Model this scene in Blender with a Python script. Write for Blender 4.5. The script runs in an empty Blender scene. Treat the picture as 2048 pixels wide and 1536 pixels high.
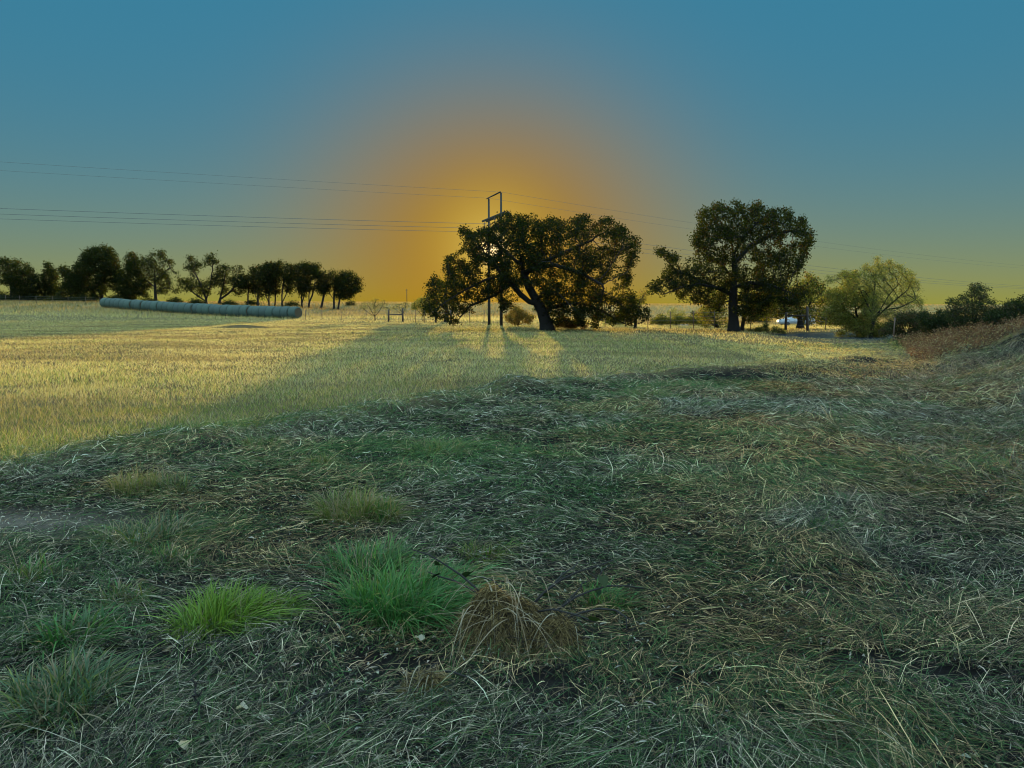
import bpy, math, random
import numpy as np
from math import radians, sin, cos, pi, tan, sqrt
from mathutils import Vector

rng = np.random.default_rng(7)
random.seed(7)
SC = bpy.context.scene
COL = SC.collection

# ------------------------------------------------------------------ camera
STAT = False
F = 1547.0            # focal length in pixels of the 2048 wide photograph
HY = 612.0            # pixel row of the horizon
PITCH = math.atan((768.0 - HY) / F)
CAMH = 1.6
cd = bpy.data.cameras.new('camera')
cam = bpy.data.objects.new('camera', cd)
COL.objects.link(cam)
cam.location = (0, 0, CAMH)
cam.rotation_euler = (pi / 2 - PITCH, 0, 0)
cd.sensor_width = 36.0
cd.lens = 36.0 * F / 2048.0
cd.clip_start = 0.05
cd.clip_end = 8000
SC.camera = cam
SC.render.resolution_x = 1024
SC.render.resolution_y = 768
SC.view_settings.view_transform = 'Standard'
SC.view_settings.look = 'None'
EXPO = 0.9
SC.view_settings.exposure = EXPO
SC.view_settings.gamma = 1.0
SC.cycles.max_bounces = 6
SC.cycles.diffuse_bounces = 1
SC.cycles.glossy_bounces = 2
SC.cycles.transmission_bounces = 4
SC.cycles.transparent_max_bounces = 4
SC.cycles.pixel_filter_type = 'BLACKMAN_HARRIS'
SC.cycles.filter_width = 1.05

# ------------------------------------------------------------------ sky and sun
SUN_AZ = math.atan((986 - 1024) / F)       # east of the view axis
SUN_EL = radians(4.2)
SUN_DIR = Vector((sin(SUN_AZ) * cos(SUN_EL), cos(SUN_AZ) * cos(SUN_EL), sin(SUN_EL)))


def lin(r, g, b):
    f = lambda c: ((c / 255 + 0.055) / 1.055) ** 2.4 if c > 10 else c / 255 / 12.92
    return (f(r), f(g), f(b), 1.0)


world = bpy.data.worlds.new('World')
SC.world = world
world.use_nodes = True
nt = world.node_tree
nt.nodes.clear()


class NB:
    """tiny node builder"""
    def __init__(s, nt):
        s.nt = nt

    def n(s, t, **kw):
        x = s.nt.nodes.new(t)
        for k, v in kw.items():
            setattr(x, k, v)
        return x

    def l(s, a, b):
        s.nt.links.new(a, b)

    def m(s, op, a, b=None, c=None):
        x = s.nt.nodes.new('ShaderNodeMath')
        x.operation = op
        for i, v in enumerate((a, b, c)):
            if v is None:
                continue
            if isinstance(v, (int, float)):
                x.inputs[i].default_value = v
            else:
                s.nt.links.new(v, x.inputs[i])
        return x.outputs[0]

    def mix(s, fac, a, b, blend='MIX'):
        x = s.nt.nodes.new('ShaderNodeMix')
        x.data_type = 'RGBA'
        x.blend_type = blend
        for inp, v in ((x.inputs[0], fac), (x.inputs[6], a), (x.inputs[7], b)):
            if isinstance(v, (int, float)):
                inp.default_value = v
            elif isinstance(v, tuple):
                inp.default_value = v
            else:
                s.nt.links.new(v, inp)
        return x.outputs[2]


B = NB(nt)
tc = B.n('ShaderNodeTexCoord')
sep = B.n('ShaderNodeSeparateXYZ')
B.l(tc.outputs['Generated'], sep.inputs[0])
X, Y, Z = sep.outputs
el = B.m('MULTIPLY', B.m('ARCSINE', Z), 180 / pi)
elc = B.m('MAXIMUM', el, 0.0)
az = B.m('MULTIPLY', B.m('ARCTAN2', X, Y), 180 / pi)
daz = B.m('SUBTRACT', az, math.degrees(SUN_AZ))
delv = B.m('SUBTRACT', el, math.degrees(SUN_EL))


def fall(a, width, power):
    return B.m('EXPONENT', B.m('MULTIPLY', B.m('POWER', B.m('DIVIDE', a, width), power), -1.0))


a1 = B.m('SQRT', B.m('ADD', B.m('POWER', B.m('ABSOLUTE', daz), 2.0),
                     B.m('POWER', B.m('MULTIPLY', B.m('ABSOLUTE', delv), 1.2), 2.0)))
a2 = B.m('SQRT', B.m('ADD', B.m('POWER', B.m('ABSOLUTE', daz), 2.0), B.m('POWER', B.m('ABSOLUTE', delv), 2.0)))
# dusk side of the sky is duller at the horizon behind the viewer
back = B.m('MULTIPLY', fall(B.m('ABSOLUTE', daz), 95.0, 2.0), 1.0)
w_h = B.m('MULTIPLY', fall(elc, 6.3, 1.15), B.m('ADD', B.m('MULTIPLY', back, 0.75), 0.25))
high = B.m('SUBTRACT', 1.0, fall(B.m('MAXIMUM', B.m('SUBTRACT', elc, 20.0), 0.0), 28.0, 2.0))
# the sky overhead and away from the sunset is open and bright
base = B.mix(high, lin(52, 126, 157), (1.12, 1.78, 2.10, 1))
away = B.m('SUBTRACT', 1.0, fall(B.m('MAXIMUM', B.m('SUBTRACT', B.m('ABSOLUTE', daz), 38.0), 0.0), 45.0, 2.0))
base = B.mix(B.m('MULTIPLY', away, .8), base, (1.05, 1.68, 2.0, 1))
c = B.mix(w_h, base, lin(152, 149, 48))
c = B.mix(B.m('MULTIPLY', fall(a1, 12.6, 2.2), 1.0), c, lin(162, 118, 14))
c = B.mix(B.m('MULTIPLY', fall(a2, 3.7, 2.0), 0.8), c, lin(206, 178, 80))
c = B.mix(fall(a2, .85, 2.0), c, (2.6, 1.9, 0.9, 1))
bg1 = B.n('ShaderNodeBackground')
B.l(c, bg1.inputs['Color'])
bg1.inputs['Strength'].default_value = 2.0 ** -EXPO
sky = B.n('ShaderNodeTexSky')
sky.sky_type = 'NISHITA'
sky.sun_disc = False
sky.sun_elevation = SUN_EL
sky.sun_rotation = SUN_AZ
bg2 = B.n('ShaderNodeBackground')
B.l(sky.outputs[0], bg2.inputs['Color'])
bg2.inputs['Strength'].default_value = 0.05
mixs = B.n('ShaderNodeMixShader')
mixs.inputs[0].default_value = 0.01
B.l(bg1.outputs[0], mixs.inputs[1])
B.l(bg2.outputs[0], mixs.inputs[2])
wo = B.n('ShaderNodeOutputWorld')
B.l(mixs.outputs[0], wo.inputs['Surface'])

sd = bpy.data.lights.new('sun', 'SUN')
sd.energy = 4.3
sd.angle = radians(0.55)
sd.color = (1.0, 0.70, 0.28)
sun = bpy.data.objects.new('sun', sd)
COL.objects.link(sun)
sun.rotation_euler = (-SUN_DIR).to_track_quat('-Z', 'Y').to_euler()


# ------------------------------------------------------------------ pixel helpers (plan the place from the photograph)
def at(px, py, Yd):
    """world point seen at pixel (px, py) of the 2048 frame, at distance Yd in front of the viewer"""
    u = (px - 1024) / F
    v = (768 - py) / F
    dy = cos(PITCH) + v * sin(PITCH)
    dz = -sin(PITCH) + v * cos(PITCH)
    t = Yd / dy
    return np.array([u * t, Yd + 0 * u, CAMH + dz * t])


def sm(t):
    t = np.clip(t, 0, 1)
    return t * t * (3 - 2 * t)


def vnoise(x, y, seed=0):
    x = np.asarray(x, float) + seed * 17.13
    y = np.asarray(y, float) - seed * 9.71
    xi = np.floor(x).astype(np.int64)
    yi = np.floor(y).astype(np.int64)
    fx = x - xi
    fy = y - yi
    fx = fx * fx * (3 - 2 * fx)
    fy = fy * fy * (3 - 2 * fy)

    def h(a, b):
        n = (a * 374761393 + b * 668265263 + seed * 1442695041) & 0x7fffffff
        n = ((n ^ (n >> 13)) * 1274126177) & 0x7fffffff
        return ((n ^ (n >> 16)) & 0xffff) / 65535.0
    return (h(xi, yi) * (1 - fx) + h(xi + 1, yi) * fx) * (1 - fy) + (h(xi, yi + 1) * (1 - fx) + h(xi + 1, yi + 1) * fx) * fy


def fbm(x, y, scale, seed=0, octv=3):
    s = 0
    a = 1.0
    t = 0
    for i in range(octv):
        s = s + a * vnoise(x / scale, y / scale, seed + i * 5)
        t += a
        a *= 0.5
        scale *= 0.5
    return s / t


# edge between the standing grass and the mown lane
BX = [-40, -9, -6.5, -4.9, -4.2, -2.7, .06, 3.1, 6.4, 10, 16]
BY = [1.0, 4.0, 6.0, 7.4, 8.6, 10.2, 14.4, 17.2, 20.1, 23, 27]


def edge_y(x):
    return np.interp(x, BX, BY)


def bank_x(y):
    return 2.0 + .456 * np.asarray(y)


BUMPS = [(0.1, 14.3, .55, .20), (-1.25, 12.6, .5, .12), (-2.6, 10.1, .5, .12), (1.3, 14.9, .6, .13), (2.6, 16.4, .7, .12),
         (5.2, 18.8, .8, .08), (-3.6, 8.8, .4, .08), (10.2, 22.5, .6, .14), (5.6, 17.2, .5, .05), (4.0, 17.6, .6, .13), (-1.9, 11.4, .4, .10), (.8, 13.6, .35, .10), (7.6, 20.8, .7, .05), (1.5, 9.9, .6, .05),
         (-20.4, 58.5, 1.5, .35), (13.5, 19.5, .9, .25), (10.6, 12.8, .8, .18)]


def H(x, y):
    x = np.asarray(x, float)
    y = np.asarray(y, float)
    r = np.hypot(x, y)
    z = np.zeros(np.broadcast(x, y).shape)
    s = -0.6 * x + 0.8 * y
    z = z + 2.3 * sm((s - 95) / 70)
    z = z - 1.1 * sm((y - 52) / 45) * sm((x - 2) / 14) * (1 - sm((y - 170) / 150))
    z = z + 1.35 * sm((x - bank_x(y) + 1.5) / 6.5) * (1 - sm((y - 34) / 9)) * sm((y - 1) / 9)
    # pond bowl
    z = z - 0.7 * (1 - sm((np.hypot((x - 19.8) / 5.0, (y - 43.0) / 5.6) - .72) / .40))
    near = 1 - sm((r - 60) / 60)
    z = z + near * (0.10 * (fbm(x, y, 9.0, 1) - .5) + 0.05 * (fbm(x, y, 1.6, 2) - .5))
    z = z + (1 - sm((r - 14) / 14)) * 0.030 * (fbm(x, y, .42, 4) - .5)
    d = y - edge_y(x)
    z = z + 0.05 * np.exp(-(d / .6) ** 2) * near * (0.4 + fbm(x, y, 1.2, 3)) * (y > 6)
    for (bx, by, br, bh) in BUMPS:
        z = z + bh * np.exp(-(((x - bx) ** 2 + ((y - by)) ** 2) / br ** 2))
    # far rolling land
    z = z + 6.0 * sm((r - 500) / 2500) * (fbm(x, y, 700., 9) - .35)
    return z


def ground_at(px, py):
    """where the line of sight through a pixel meets the ground"""
    lo = None
    for Yd in np.geomspace(1.5, 400, 500):
        p = at(px, py, Yd)
        if p[2] <= float(H(p[0], p[1])):
            return p[0], p[1]
    return p[0], p[1]


# ------------------------------------------------------------------ mesh and material helpers
def new_mesh(name, V, loops, sizes, cols=None, smooth=False):
    me = bpy.data.meshes.new(name)
    V = np.ascontiguousarray(V, dtype=np.float32)
    loops = np.ascontiguousarray(loops, dtype=np.int32).ravel()
    sizes = np.ascontiguousarray(sizes, dtype=np.int32)
    me.vertices.add(len(V))
    me.vertices.foreach_set('co', V.ravel())
    me.loops.add(len(loops))
    me.loops.foreach_set('vertex_index', loops)
    me.polygons.add(len(sizes))
    st = np.zeros(len(sizes), dtype=np.int32)
    st[1:] = np.cumsum(sizes)[:-1]
    me.polygons.foreach_set('loop_start', st)
    try:
        me.polygons.foreach_set('loop_total', sizes)
    except Exception:
        pass
    if smooth:
        me.polygons.foreach_set('use_smooth', np.ones(len(sizes), dtype=bool))
    me.update(calc_edges=True)
    if cols is not None:
        ca = me.color_attributes.new('pigment', 'FLOAT_COLOR', 'POINT')
        c4 = np.ones((len(V), 4), dtype=np.float32)
        c4[:, :3] = cols
        ca.data.foreach_set('color', c4.ravel())
    return me


def link(name, me, mat=None, parent=None, loc=None, label=None, cat=None, group=None, kind=None):
    o = bpy.data.objects.new(name, me)
    COL.objects.link(o)
    if mat is not None and me is not None and not len(me.materials):
        me.materials.append(mat)
    if parent is not None:
        o.parent = parent
    if loc is not None:
        o.location = loc
    tag(o, label, cat, group, kind)
    return o


def tag(o, label=None, cat=None, group=None, kind=None):
    for k, v in (('label', label), ('category', cat), ('group', group), ('kind', kind)):
        if v:
            o[k] = v
    return o


def ribbons(P, W, S):
    """P (N,K,3) centre lines, W (N,K) half widths, S (N,3) or (N,K,3) side vectors -> V, loops, sizes"""
    N, K, _ = P.shape
    if S.ndim == 2:
        S = S[:, None, :]
    V = np.empty((N, K, 2, 3), dtype=np.float32)
    V[:, :, 0] = P - S * W[:, :, None]
    V[:, :, 1] = P + S * W[:, :, None]
    idx = np.arange(N * K * 2, dtype=np.int32).reshape(N, K, 2)
    q = np.stack([idx[:, :-1, 0], idx[:, :-1, 1], idx[:, 1:, 1], idx[:, 1:, 0]], axis=-1)
    return V.reshape(-1, 3), q.reshape(-1), np.full(N * (K - 1), 4, dtype=np.int32)


def ribbon_mesh(name, P, W, S, C, tipc=None):
    """C (N,3) pigment per strand, or (N,K,3)"""
    V, L, Z_ = ribbons(P, W, S)
    N, K, _ = P.shape
    if C.ndim == 2:
        C = np.repeat(C[:, None, :], K, axis=1)
    cc = np.repeat(C[:, :, None, :], 2, axis=2).reshape(-1, 3)
    return new_mesh(name, V, L, Z_, cc)


def tube_paths(paths, sides=6):
    """paths: list of (pts (n,3), radii (n,)) -> V, loops, sizes"""
    Vs, Ls, Ss = [], [], []
    off = 0
    ang = np.linspace(0, 2 * pi, sides, endpoint=False)
    ca, sa = np.cos(ang), np.sin(ang)
    for pts, rad in paths:
        pts = np.asarray(pts, float)
        n = len(pts)
        if n < 2:
            continue
        t = np.gradient(pts, axis=0)
        t /= (np.linalg.norm(t, axis=1)[:, None] + 1e-9)
        ref = np.array([0.0, 1.0, 0.0]) if abs(t[0][1]) < .8 else np.array([1.0, 0, 0])
        u = np.cross(t, ref)
        bad = np.linalg.norm(u, axis=1) < .15
        if bad.any():
            u[bad] = np.cross(t[bad], np.array([0.3, 0.2, 0.93]))
        u /= (np.linalg.norm(u, axis=1)[:, None] + 1e-9)
        w = np.cross(t, u)
        rad = np.asarray(rad, float)
        ring = pts[:, None, :] + rad[:, None, None] * (u[:, None, :] * ca[None, :, None] + w[:, None, :] * sa[None, :, None])
        Vs.append(ring.reshape(-1, 3))
        i = np.arange(n - 1)[:, None] * sides + np.arange(sides)[None, :]
        j = np.arange(n - 1)[:, None] * sides + (np.arange(sides)[None, :] + 1) % sides
        q = np.stack([i, j, j + sides, i + sides], axis=-1).reshape(-1, 4) + off
        Ls.append(q.ravel())
        Ss.append(np.full(len(q), 4))
        # end caps
        Ls.append((np.arange(sides)[::-1]) + off)
        Ss.append(np.array([sides]))
        Ls.append(np.arange(sides) + off + (n - 1) * sides)
        Ss.append(np.array([sides]))
        off += n * sides
    return np.concatenate(Vs), np.concatenate(Ls), np.concatenate(Ss)


class MB:
    """collects boxes, tubes and lathes into one mesh"""
    def __init__(s):
        s.V, s.L, s.S, s.off = [], [], [], 0

    def add(s, V, L, S):
        s.V.append(np.asarray(V, float))
        s.L.append(np.asarray(L).ravel() + s.off)
        s.S.append(np.asarray(S))
        s.off += len(V)
        return s

    def tube(s, pts, rad, sides=8):
        pts = np.asarray(pts, float)
        if np.isscalar(rad):
            rad = np.full(len(pts), rad)
        return s.add(*tube_paths([(pts, rad)], sides))

    def box(s, c, size, rz=0.0, bev=0.0):
        hx, hy, hz = [k / 2 for k in size]
        b = min(bev, hx * .9, hy * .9, hz * .9)
        prof = [(hx - b, -hy), (hx, -hy + b), (hx, hy - b), (hx - b, hy), (-hx + b, hy), (-hx, hy - b), (-hx, -hy + b), (-hx + b, -hy)] if b > 0 else \
               [(hx, -hy), (hx, hy), (-hx, hy), (-hx, -hy)]
        n = len(prof)
        levels = [(-hz, 1 - (b / hx if b else 0), 1 - (b / hy if b else 0)), (-hz + b, 1, 1), (hz - b, 1, 1), (hz, 1 - (b / hx if b else 0), 1 - (b / hy if b else 0))] if b else [(-hz, 1, 1), (hz, 1, 1)]
        V = []
        for (z, kx, ky) in levels:
            for (x, y) in prof:
                X_, Y_ = x * kx, y * ky
                V.append((c[0] + X_ * cos(rz) - Y_ * sin(rz), c[1] + X_ * sin(rz) + Y_ * cos(rz), c[2] + z))
        L, S = [], []
        for k in range(len(levels) - 1):
            for i in range(n):
                j = (i + 1) % n
                L += [k * n + i, k * n + j, (k + 1) * n + j, (k + 1) * n + i]
                S.append(4)
        L += list(range(n))[::-1]
        S.append(n)
        L += [(len(levels) - 1) * n + i for i in range(n)]
        S.append(n)
        return s.add(V, L, S)

    def mesh(s, name, smooth=False):
        return new_mesh(name, np.concatenate(s.V), np.concatenate(s.L), np.concatenate(s.S), None, smooth)


MATS = {}


def mat_plain(name, col, rough=.8, noise=0.25, scale=6.0, metal=0.0, bump=.3, col2=None):
    if name in MATS:
        return MATS[name]
    m = bpy.data.materials.new(name)
    m.use_nodes = True
    b = NB(m.node_tree)
    m.node_tree.nodes.clear()
    out = b.n('ShaderNodeOutputMaterial')
    p = b.n('ShaderNodeBsdfPrincipled')
    p.inputs['Roughness'].default_value = rough
    p.inputs['Metallic'].default_value = metal
    tcx = b.n('ShaderNodeTexCoord')
    nz = b.n('ShaderNodeTexNoise')
    nz.inputs['Scale'].default_value = scale
    nz.inputs['Detail'].default_value = 5
    b.l(tcx.outputs['Object'], nz.inputs['Vector'])
    c2 = col2 or tuple(k * (1 - noise) for k in col[:3]) + (1,)
    cc = b.mix(nz.outputs['Fac'], tuple(col[:3]) + (1,), tuple(c2[:3]) + (1,))
    b.l(cc, p.inputs['Base Color'])
    if bump:
        bp = b.n('ShaderNodeBump')
        bp.inputs['Strength'].default_value = bump
        b.l(nz.outputs['Fac'], bp.inputs['Height'])
        b.l(bp.outputs[0], p.inputs['Normal'])
    b.l(p.outputs[0], out.inputs['Surface'])
    MATS[name] = m
    return m


def mat_plant(name, trans=.45, gloss=.03, tint=(1, 1, 1), tmul=(1.0, 1.0, .75)):
    """thin vegetation: pigment attribute, part reflected and part let through"""
    if name in MATS:
        return MATS[name]
    m = bpy.data.materials.new(name)
    m.use_nodes = True
    b = NB(m.node_tree)
    m.node_tree.nodes.clear()
    out = b.n('ShaderNodeOutputMaterial')
    at_ = b.n('ShaderNodeAttribute')
    at_.attribute_name = 'pigment'
    col = b.mix(1.0, at_.outputs['Color'], tuple(tint) + (1,), 'MULTIPLY')
    d = b.n('ShaderNodeBsdfDiffuse')
    b.l(col, d.inputs[0])
    t = b.n('ShaderNodeBsdfTranslucent')
    b.l(b.mix(1.0, col, tuple(tmul) + (1,), 'MULTIPLY'), t.inputs[0])
    mx = b.n('ShaderNodeMixShader')
    mx.inputs[0].default_value = trans
    b.l(d.outputs[0], mx.inputs[1])
    b.l(t.outputs[0], mx.inputs[2])
    g = b.n('ShaderNodeBsdfGlossy')
    g.inputs['Roughness'].default_value = .45
    g.inputs[0].default_value = (.8, .8, .8, 1)
    mx2 = b.n('ShaderNodeMixShader')
    mx2.inputs[0].default_value = gloss
    b.l(mx.outputs[0], mx2.inputs[1])
    b.l(g.outputs[0], mx2.inputs[2])
    b.l(mx2.outputs[0], out.inputs['Surface'])
    MATS[name] = m
    return m


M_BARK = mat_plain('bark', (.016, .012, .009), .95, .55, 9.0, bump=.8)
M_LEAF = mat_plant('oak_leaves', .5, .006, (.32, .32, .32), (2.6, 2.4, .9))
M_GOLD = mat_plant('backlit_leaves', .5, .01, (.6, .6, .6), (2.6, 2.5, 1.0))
M_BRUSH = mat_plant('brush_leaves', .4, .01, (.5, .5, .5), (1.5, 1.5, .8))
M_STRAW = mat_plant('dry_grass', .5, .02)
M_GREEN = mat_plant('green_grass', .40, .03, (.72, .72, .72))
M_HAY = mat_plant('cut_hay', .15, .02)


# ------------------------------------------------------------------ ground: one sheet to the horizon
def build_ground():
    nr, na = 330, 720
    r = np.concatenate([[0.0], np.geomspace(.5, 30, 190), np.geomspace(30.6, 6000, nr - 191)])
    # finer angular spacing in front of the viewer
    a = np.linspace(0, 2 * pi, na, endpoint=False)
    a = a + 0.55 * np.sin(a)          # crowds the rays towards angle pi
    ang = a - pi + pi / 2
    R, A = np.meshgrid(r, ang, indexing='ij')
    Xg, Yg = R * np.cos(A), R * np.sin(A)
    Zg = H(Xg, Yg)
    V = np.stack([Xg, Yg, Zg], -1).reshape(-1, 3)
    i = np.arange(nr - 1)[:, None] * na + np.arange(na)[None, :]
    j = np.arange(nr - 1)[:, None] * na + (np.arange(na)[None, :] + 1) % na
    q = np.stack([i, i + na, j + na, j], -1).reshape(-1, 4)
    m = bpy.data.materials.new('soil_and_thatch')
    m.use_nodes = True
    b = NB(m.node_tree)
    m.node_tree.nodes.clear()
    out = b.n('ShaderNodeOutputMaterial')
    p = b.n('ShaderNodeBsdfDiffuse')
    g = b.n('ShaderNodeTexCoord')
    at_ = b.n('ShaderNodeAttribute')
    at_.attribute_name = 'pigment'
    n1 = b.n('ShaderNodeTexNoise')
    n1.inputs['Scale'].default_value = 14
    n1.inputs['Detail'].default_value = 8
    n1.inputs['Roughness'].default_value = .7
    b.l(g.outputs['Object'], n1.inputs['Vector'])
    n2 = b.n('ShaderNodeTexNoise')
    n2.inputs['Scale'].default_value = .35
    n2.inputs['Detail'].default_value = 6
    b.l(g.outputs['Object'], n2.inputs['Vector'])
    k = b.m('ADD', b.m('MULTIPLY', n1.outputs['Fac'], 1.1), b.m('MULTIPLY', n2.outputs['Fac'], .6))
    mulc = b.n('ShaderNodeCombineColor')
    for s_ in range(3):
        b.l(k, mulc.inputs[s_])
    b.l(b.mix(1.0, at_.outputs['Color'], mulc.outputs[0], 'MULTIPLY'), p.inputs[0])
    bp = b.n('ShaderNodeBump')
    bp.inputs['Strength'].default_value = .6
    bp.inputs['Distance'].default_value = .03
    b.l(n1.outputs['Fac'], bp.inputs['Height'])
    b.l(bp.outputs[0], p.inputs['Normal'])
    b.l(p.outputs[0], out.inputs['Surface'])
    x, y = V[:, 0], V[:, 1]
    c = np.zeros((len(V), 3))
    c[:] = (.13, .10, .055)                       # thatch
    far = sm((np.hypot(x, y) - 60) / 120)[:, None]
    c = c * (1 - far) + np.array([.30, .24, .11]) * far
    lane = sm((edge_y(x) - y) / 1.0)[:, None] * (y < 30)[:, None]
    c = c * (1 - lane) + np.array([.020, .018, .017]) * lane
    for (gx, gy, rx, ry) in DIRT:
        k_ = np.exp(-(((x - gx) / rx) ** 2 + ((y - gy) / ry) ** 2) ** 1.5)[:, None]
        c = c * (1 - k_) + np.array([.16, .135, .11]) * k_
    c *= (0.8 + .4 * fbm(x, y, 2.5, 12))[:, None]
    me = new_mesh('ground', V, q.ravel(), np.full(len(q), 4), c, True)
    link('ground', me, m, label='field of cut and standing grass reaching the horizon', kind='structure')


DIRT = [(-4.2, 5.6, 1.5, .42)]
build_ground()


# ------------------------------------------------------------------ grasses
def pick(cols, probs, n, jitter=.12):
    cols = np.asarray(cols, float)
    c = cols[rng.choice(len(cols), n, p=np.asarray(probs) / np.sum(probs))]
    v = 1 + jitter * rng.standard_normal((n, 1))
    return np.clip(c * np.clip(v, .4, 1.8) * (1 + .05 * rng.standard_normal((n, 3))), .004, .9)


def sample_wedge(n, y0, y1, power, marg=1.0, half=.70):
    """points in the viewed wedge, density per square metre falling as y**-power"""
    e = 2 - power
    u = rng.random(n)
    y = (u * (y1 ** e - y0 ** e) + y0 ** e) ** (1 / e)
    x = (rng.random(n) * 2 - 1) * (half * y + marg)
    return x, y


def standing(x, y, h, w, lean, C, K=4, curve=.5, base=0.0):
    """upright blades that bow over"""
    n = len(x)
    th = rng.random(n) * 2 * pi
    s = np.linspace(0, 1, K)
    l = lean[:, None] * (s[None, :] * .45 + curve * s[None, :] ** 2)
    P = np.empty((n, K, 3))
    P[:, :, 0] = x[:, None] + np.cos(th)[:, None] * l * h[:, None]
    P[:, :, 1] = y[:, None] + np.sin(th)[:, None] * l * h[:, None]
    P[:, :, 2] = (H(x, y) - .01 + base)[:, None] + h[:, None] * (s[None, :] * (1 - .25 * lean[:, None] * s[None, :]))
    W = w[:, None] * np.linspace(1, .18, K)[None, :] * .5
    ph = rng.random(n) * 2 * pi
    ph = np.where(rng.random(n) < .6, ph * .18, ph)   # most blades show their flat side to someone in the field
    S = np.stack([np.cos(ph), np.sin(ph), np.zeros(n)], -1)
    return P, W, S, C


STRAW_Y = [(.70, .54, .19), (.60, .46, .15), (.74, .62, .32), (.40, .28, .10)]
STRAW_G = [(.18, .155, .105), (.060, .052, .036), (.46, .40, .285), (.010, .010, .010)]
GREENS = [(.07, .13, .025), (.10, .17, .035), (.045, .09, .02), (.17, .21, .05)]

GREENS_F = [(.030, .075, .022), (.048, .10, .028), (.018, .045, .015), (.095, .13, .04)]
GREEN_PATCH = [(-.9, 8.4, 1.3, .9, .8), (3.5, 7.3, 1.3, .6, .65), (.5, 6.7, .9, .5, .5), (1.9, 9.5, 1.0, .7, .5), (-1.1, 9.6, .6, .4, .6),
               (-4.2, 11.6, 1.8, .5, .8), (3.2, 14.9, 1.6, .7, .8), (1.8, 13.4, 1.3, .5, .4), (-4.2, 9.9, 1.6, .4, .6),
               (-2.6, 5.4, .8, .4, .6), (-1.2, 7.0, .8, .5, .4), (4.7, 16.2, 1.4, .6, .6), (13.5, 31, 3, 1.6, .6), (2, 38, 8, 9, .3), (4.0, 33, 4, 6, .3)]


def greenness(x, y):
    g = np.zeros(len(x))
    for (a, b_, ra, rb, k) in GREEN_PATCH:
        g = np.maximum(g, k * np.exp(-(((x - a) / ra) ** 2 + ((y - b_) / rb) ** 2)))
    return g


def right_of_field(y):
    return np.interp(y, [18, 24, 36, 50, 75, 120], [5.9, 7.6, 8.0, 5.0, -1.0, -12.0])


def build_field_grass():
    n = 520000
    x, y = sample_wedge(n, 5.5, 76, 1.65)
    keep = (y > edge_y(x) + 2.0 * (fbm(x, y, 1.1, 31) - .55) + .5 * (rng.random(n) - .5)) & (x < right_of_field(y) + 1.0 * (fbm(x, y, 2., 32) - .5))
    dens = fbm(x, y, .9, 33)
    keep &= rng.random(n) < .45 + 1.1 * dens
    x, y = x[keep], y[keep]
    n = len(x)
    nearf = 1 - sm((y - 10) / 10)  # greener regrowth near the lane, with soft dimming painted into the pigment
    big = fbm(x, y, 6.0, 34)
    h = (.035 + .065 * fbm(x, y, 1.5, 35)) * (.6 + .8 * rng.random(n)) * (.85 + .5 * big)
    h *= 1.25 - .25 * sm((y - 9) / 10)
    h[rng.random(n) < .012] *= 1.9
    w = (.0028 + .00026 * y) * (.7 + .6 * rng.random(n))
    g = np.clip(.10 + .30 * (fbm(x, y, 3.0, 36) - .42) * 2 + .8 * greenness(x, y) + .16 * nearf + .16 * sm((x + 9) / 6), .02, .8)
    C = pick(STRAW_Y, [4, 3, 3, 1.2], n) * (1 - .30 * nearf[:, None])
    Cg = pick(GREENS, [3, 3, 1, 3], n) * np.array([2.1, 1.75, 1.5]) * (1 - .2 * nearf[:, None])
    pale = (sm((x + 11) / 9) * .22)[:, None]  # paler, cooler pigment over the oak's shaded ground, painting that shade lighter
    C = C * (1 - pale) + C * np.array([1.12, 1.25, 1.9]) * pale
    isg = rng.random(n) < g
    C[isg] = Cg[isg]
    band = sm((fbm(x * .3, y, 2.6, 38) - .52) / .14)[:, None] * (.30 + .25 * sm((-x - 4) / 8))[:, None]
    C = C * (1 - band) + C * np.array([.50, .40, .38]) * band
    C = np.clip(C, .004, .85)
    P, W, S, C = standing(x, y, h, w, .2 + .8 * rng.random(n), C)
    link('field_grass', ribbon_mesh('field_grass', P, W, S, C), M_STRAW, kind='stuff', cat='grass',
         label='standing straw coloured grass left of the mown lane')


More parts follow.
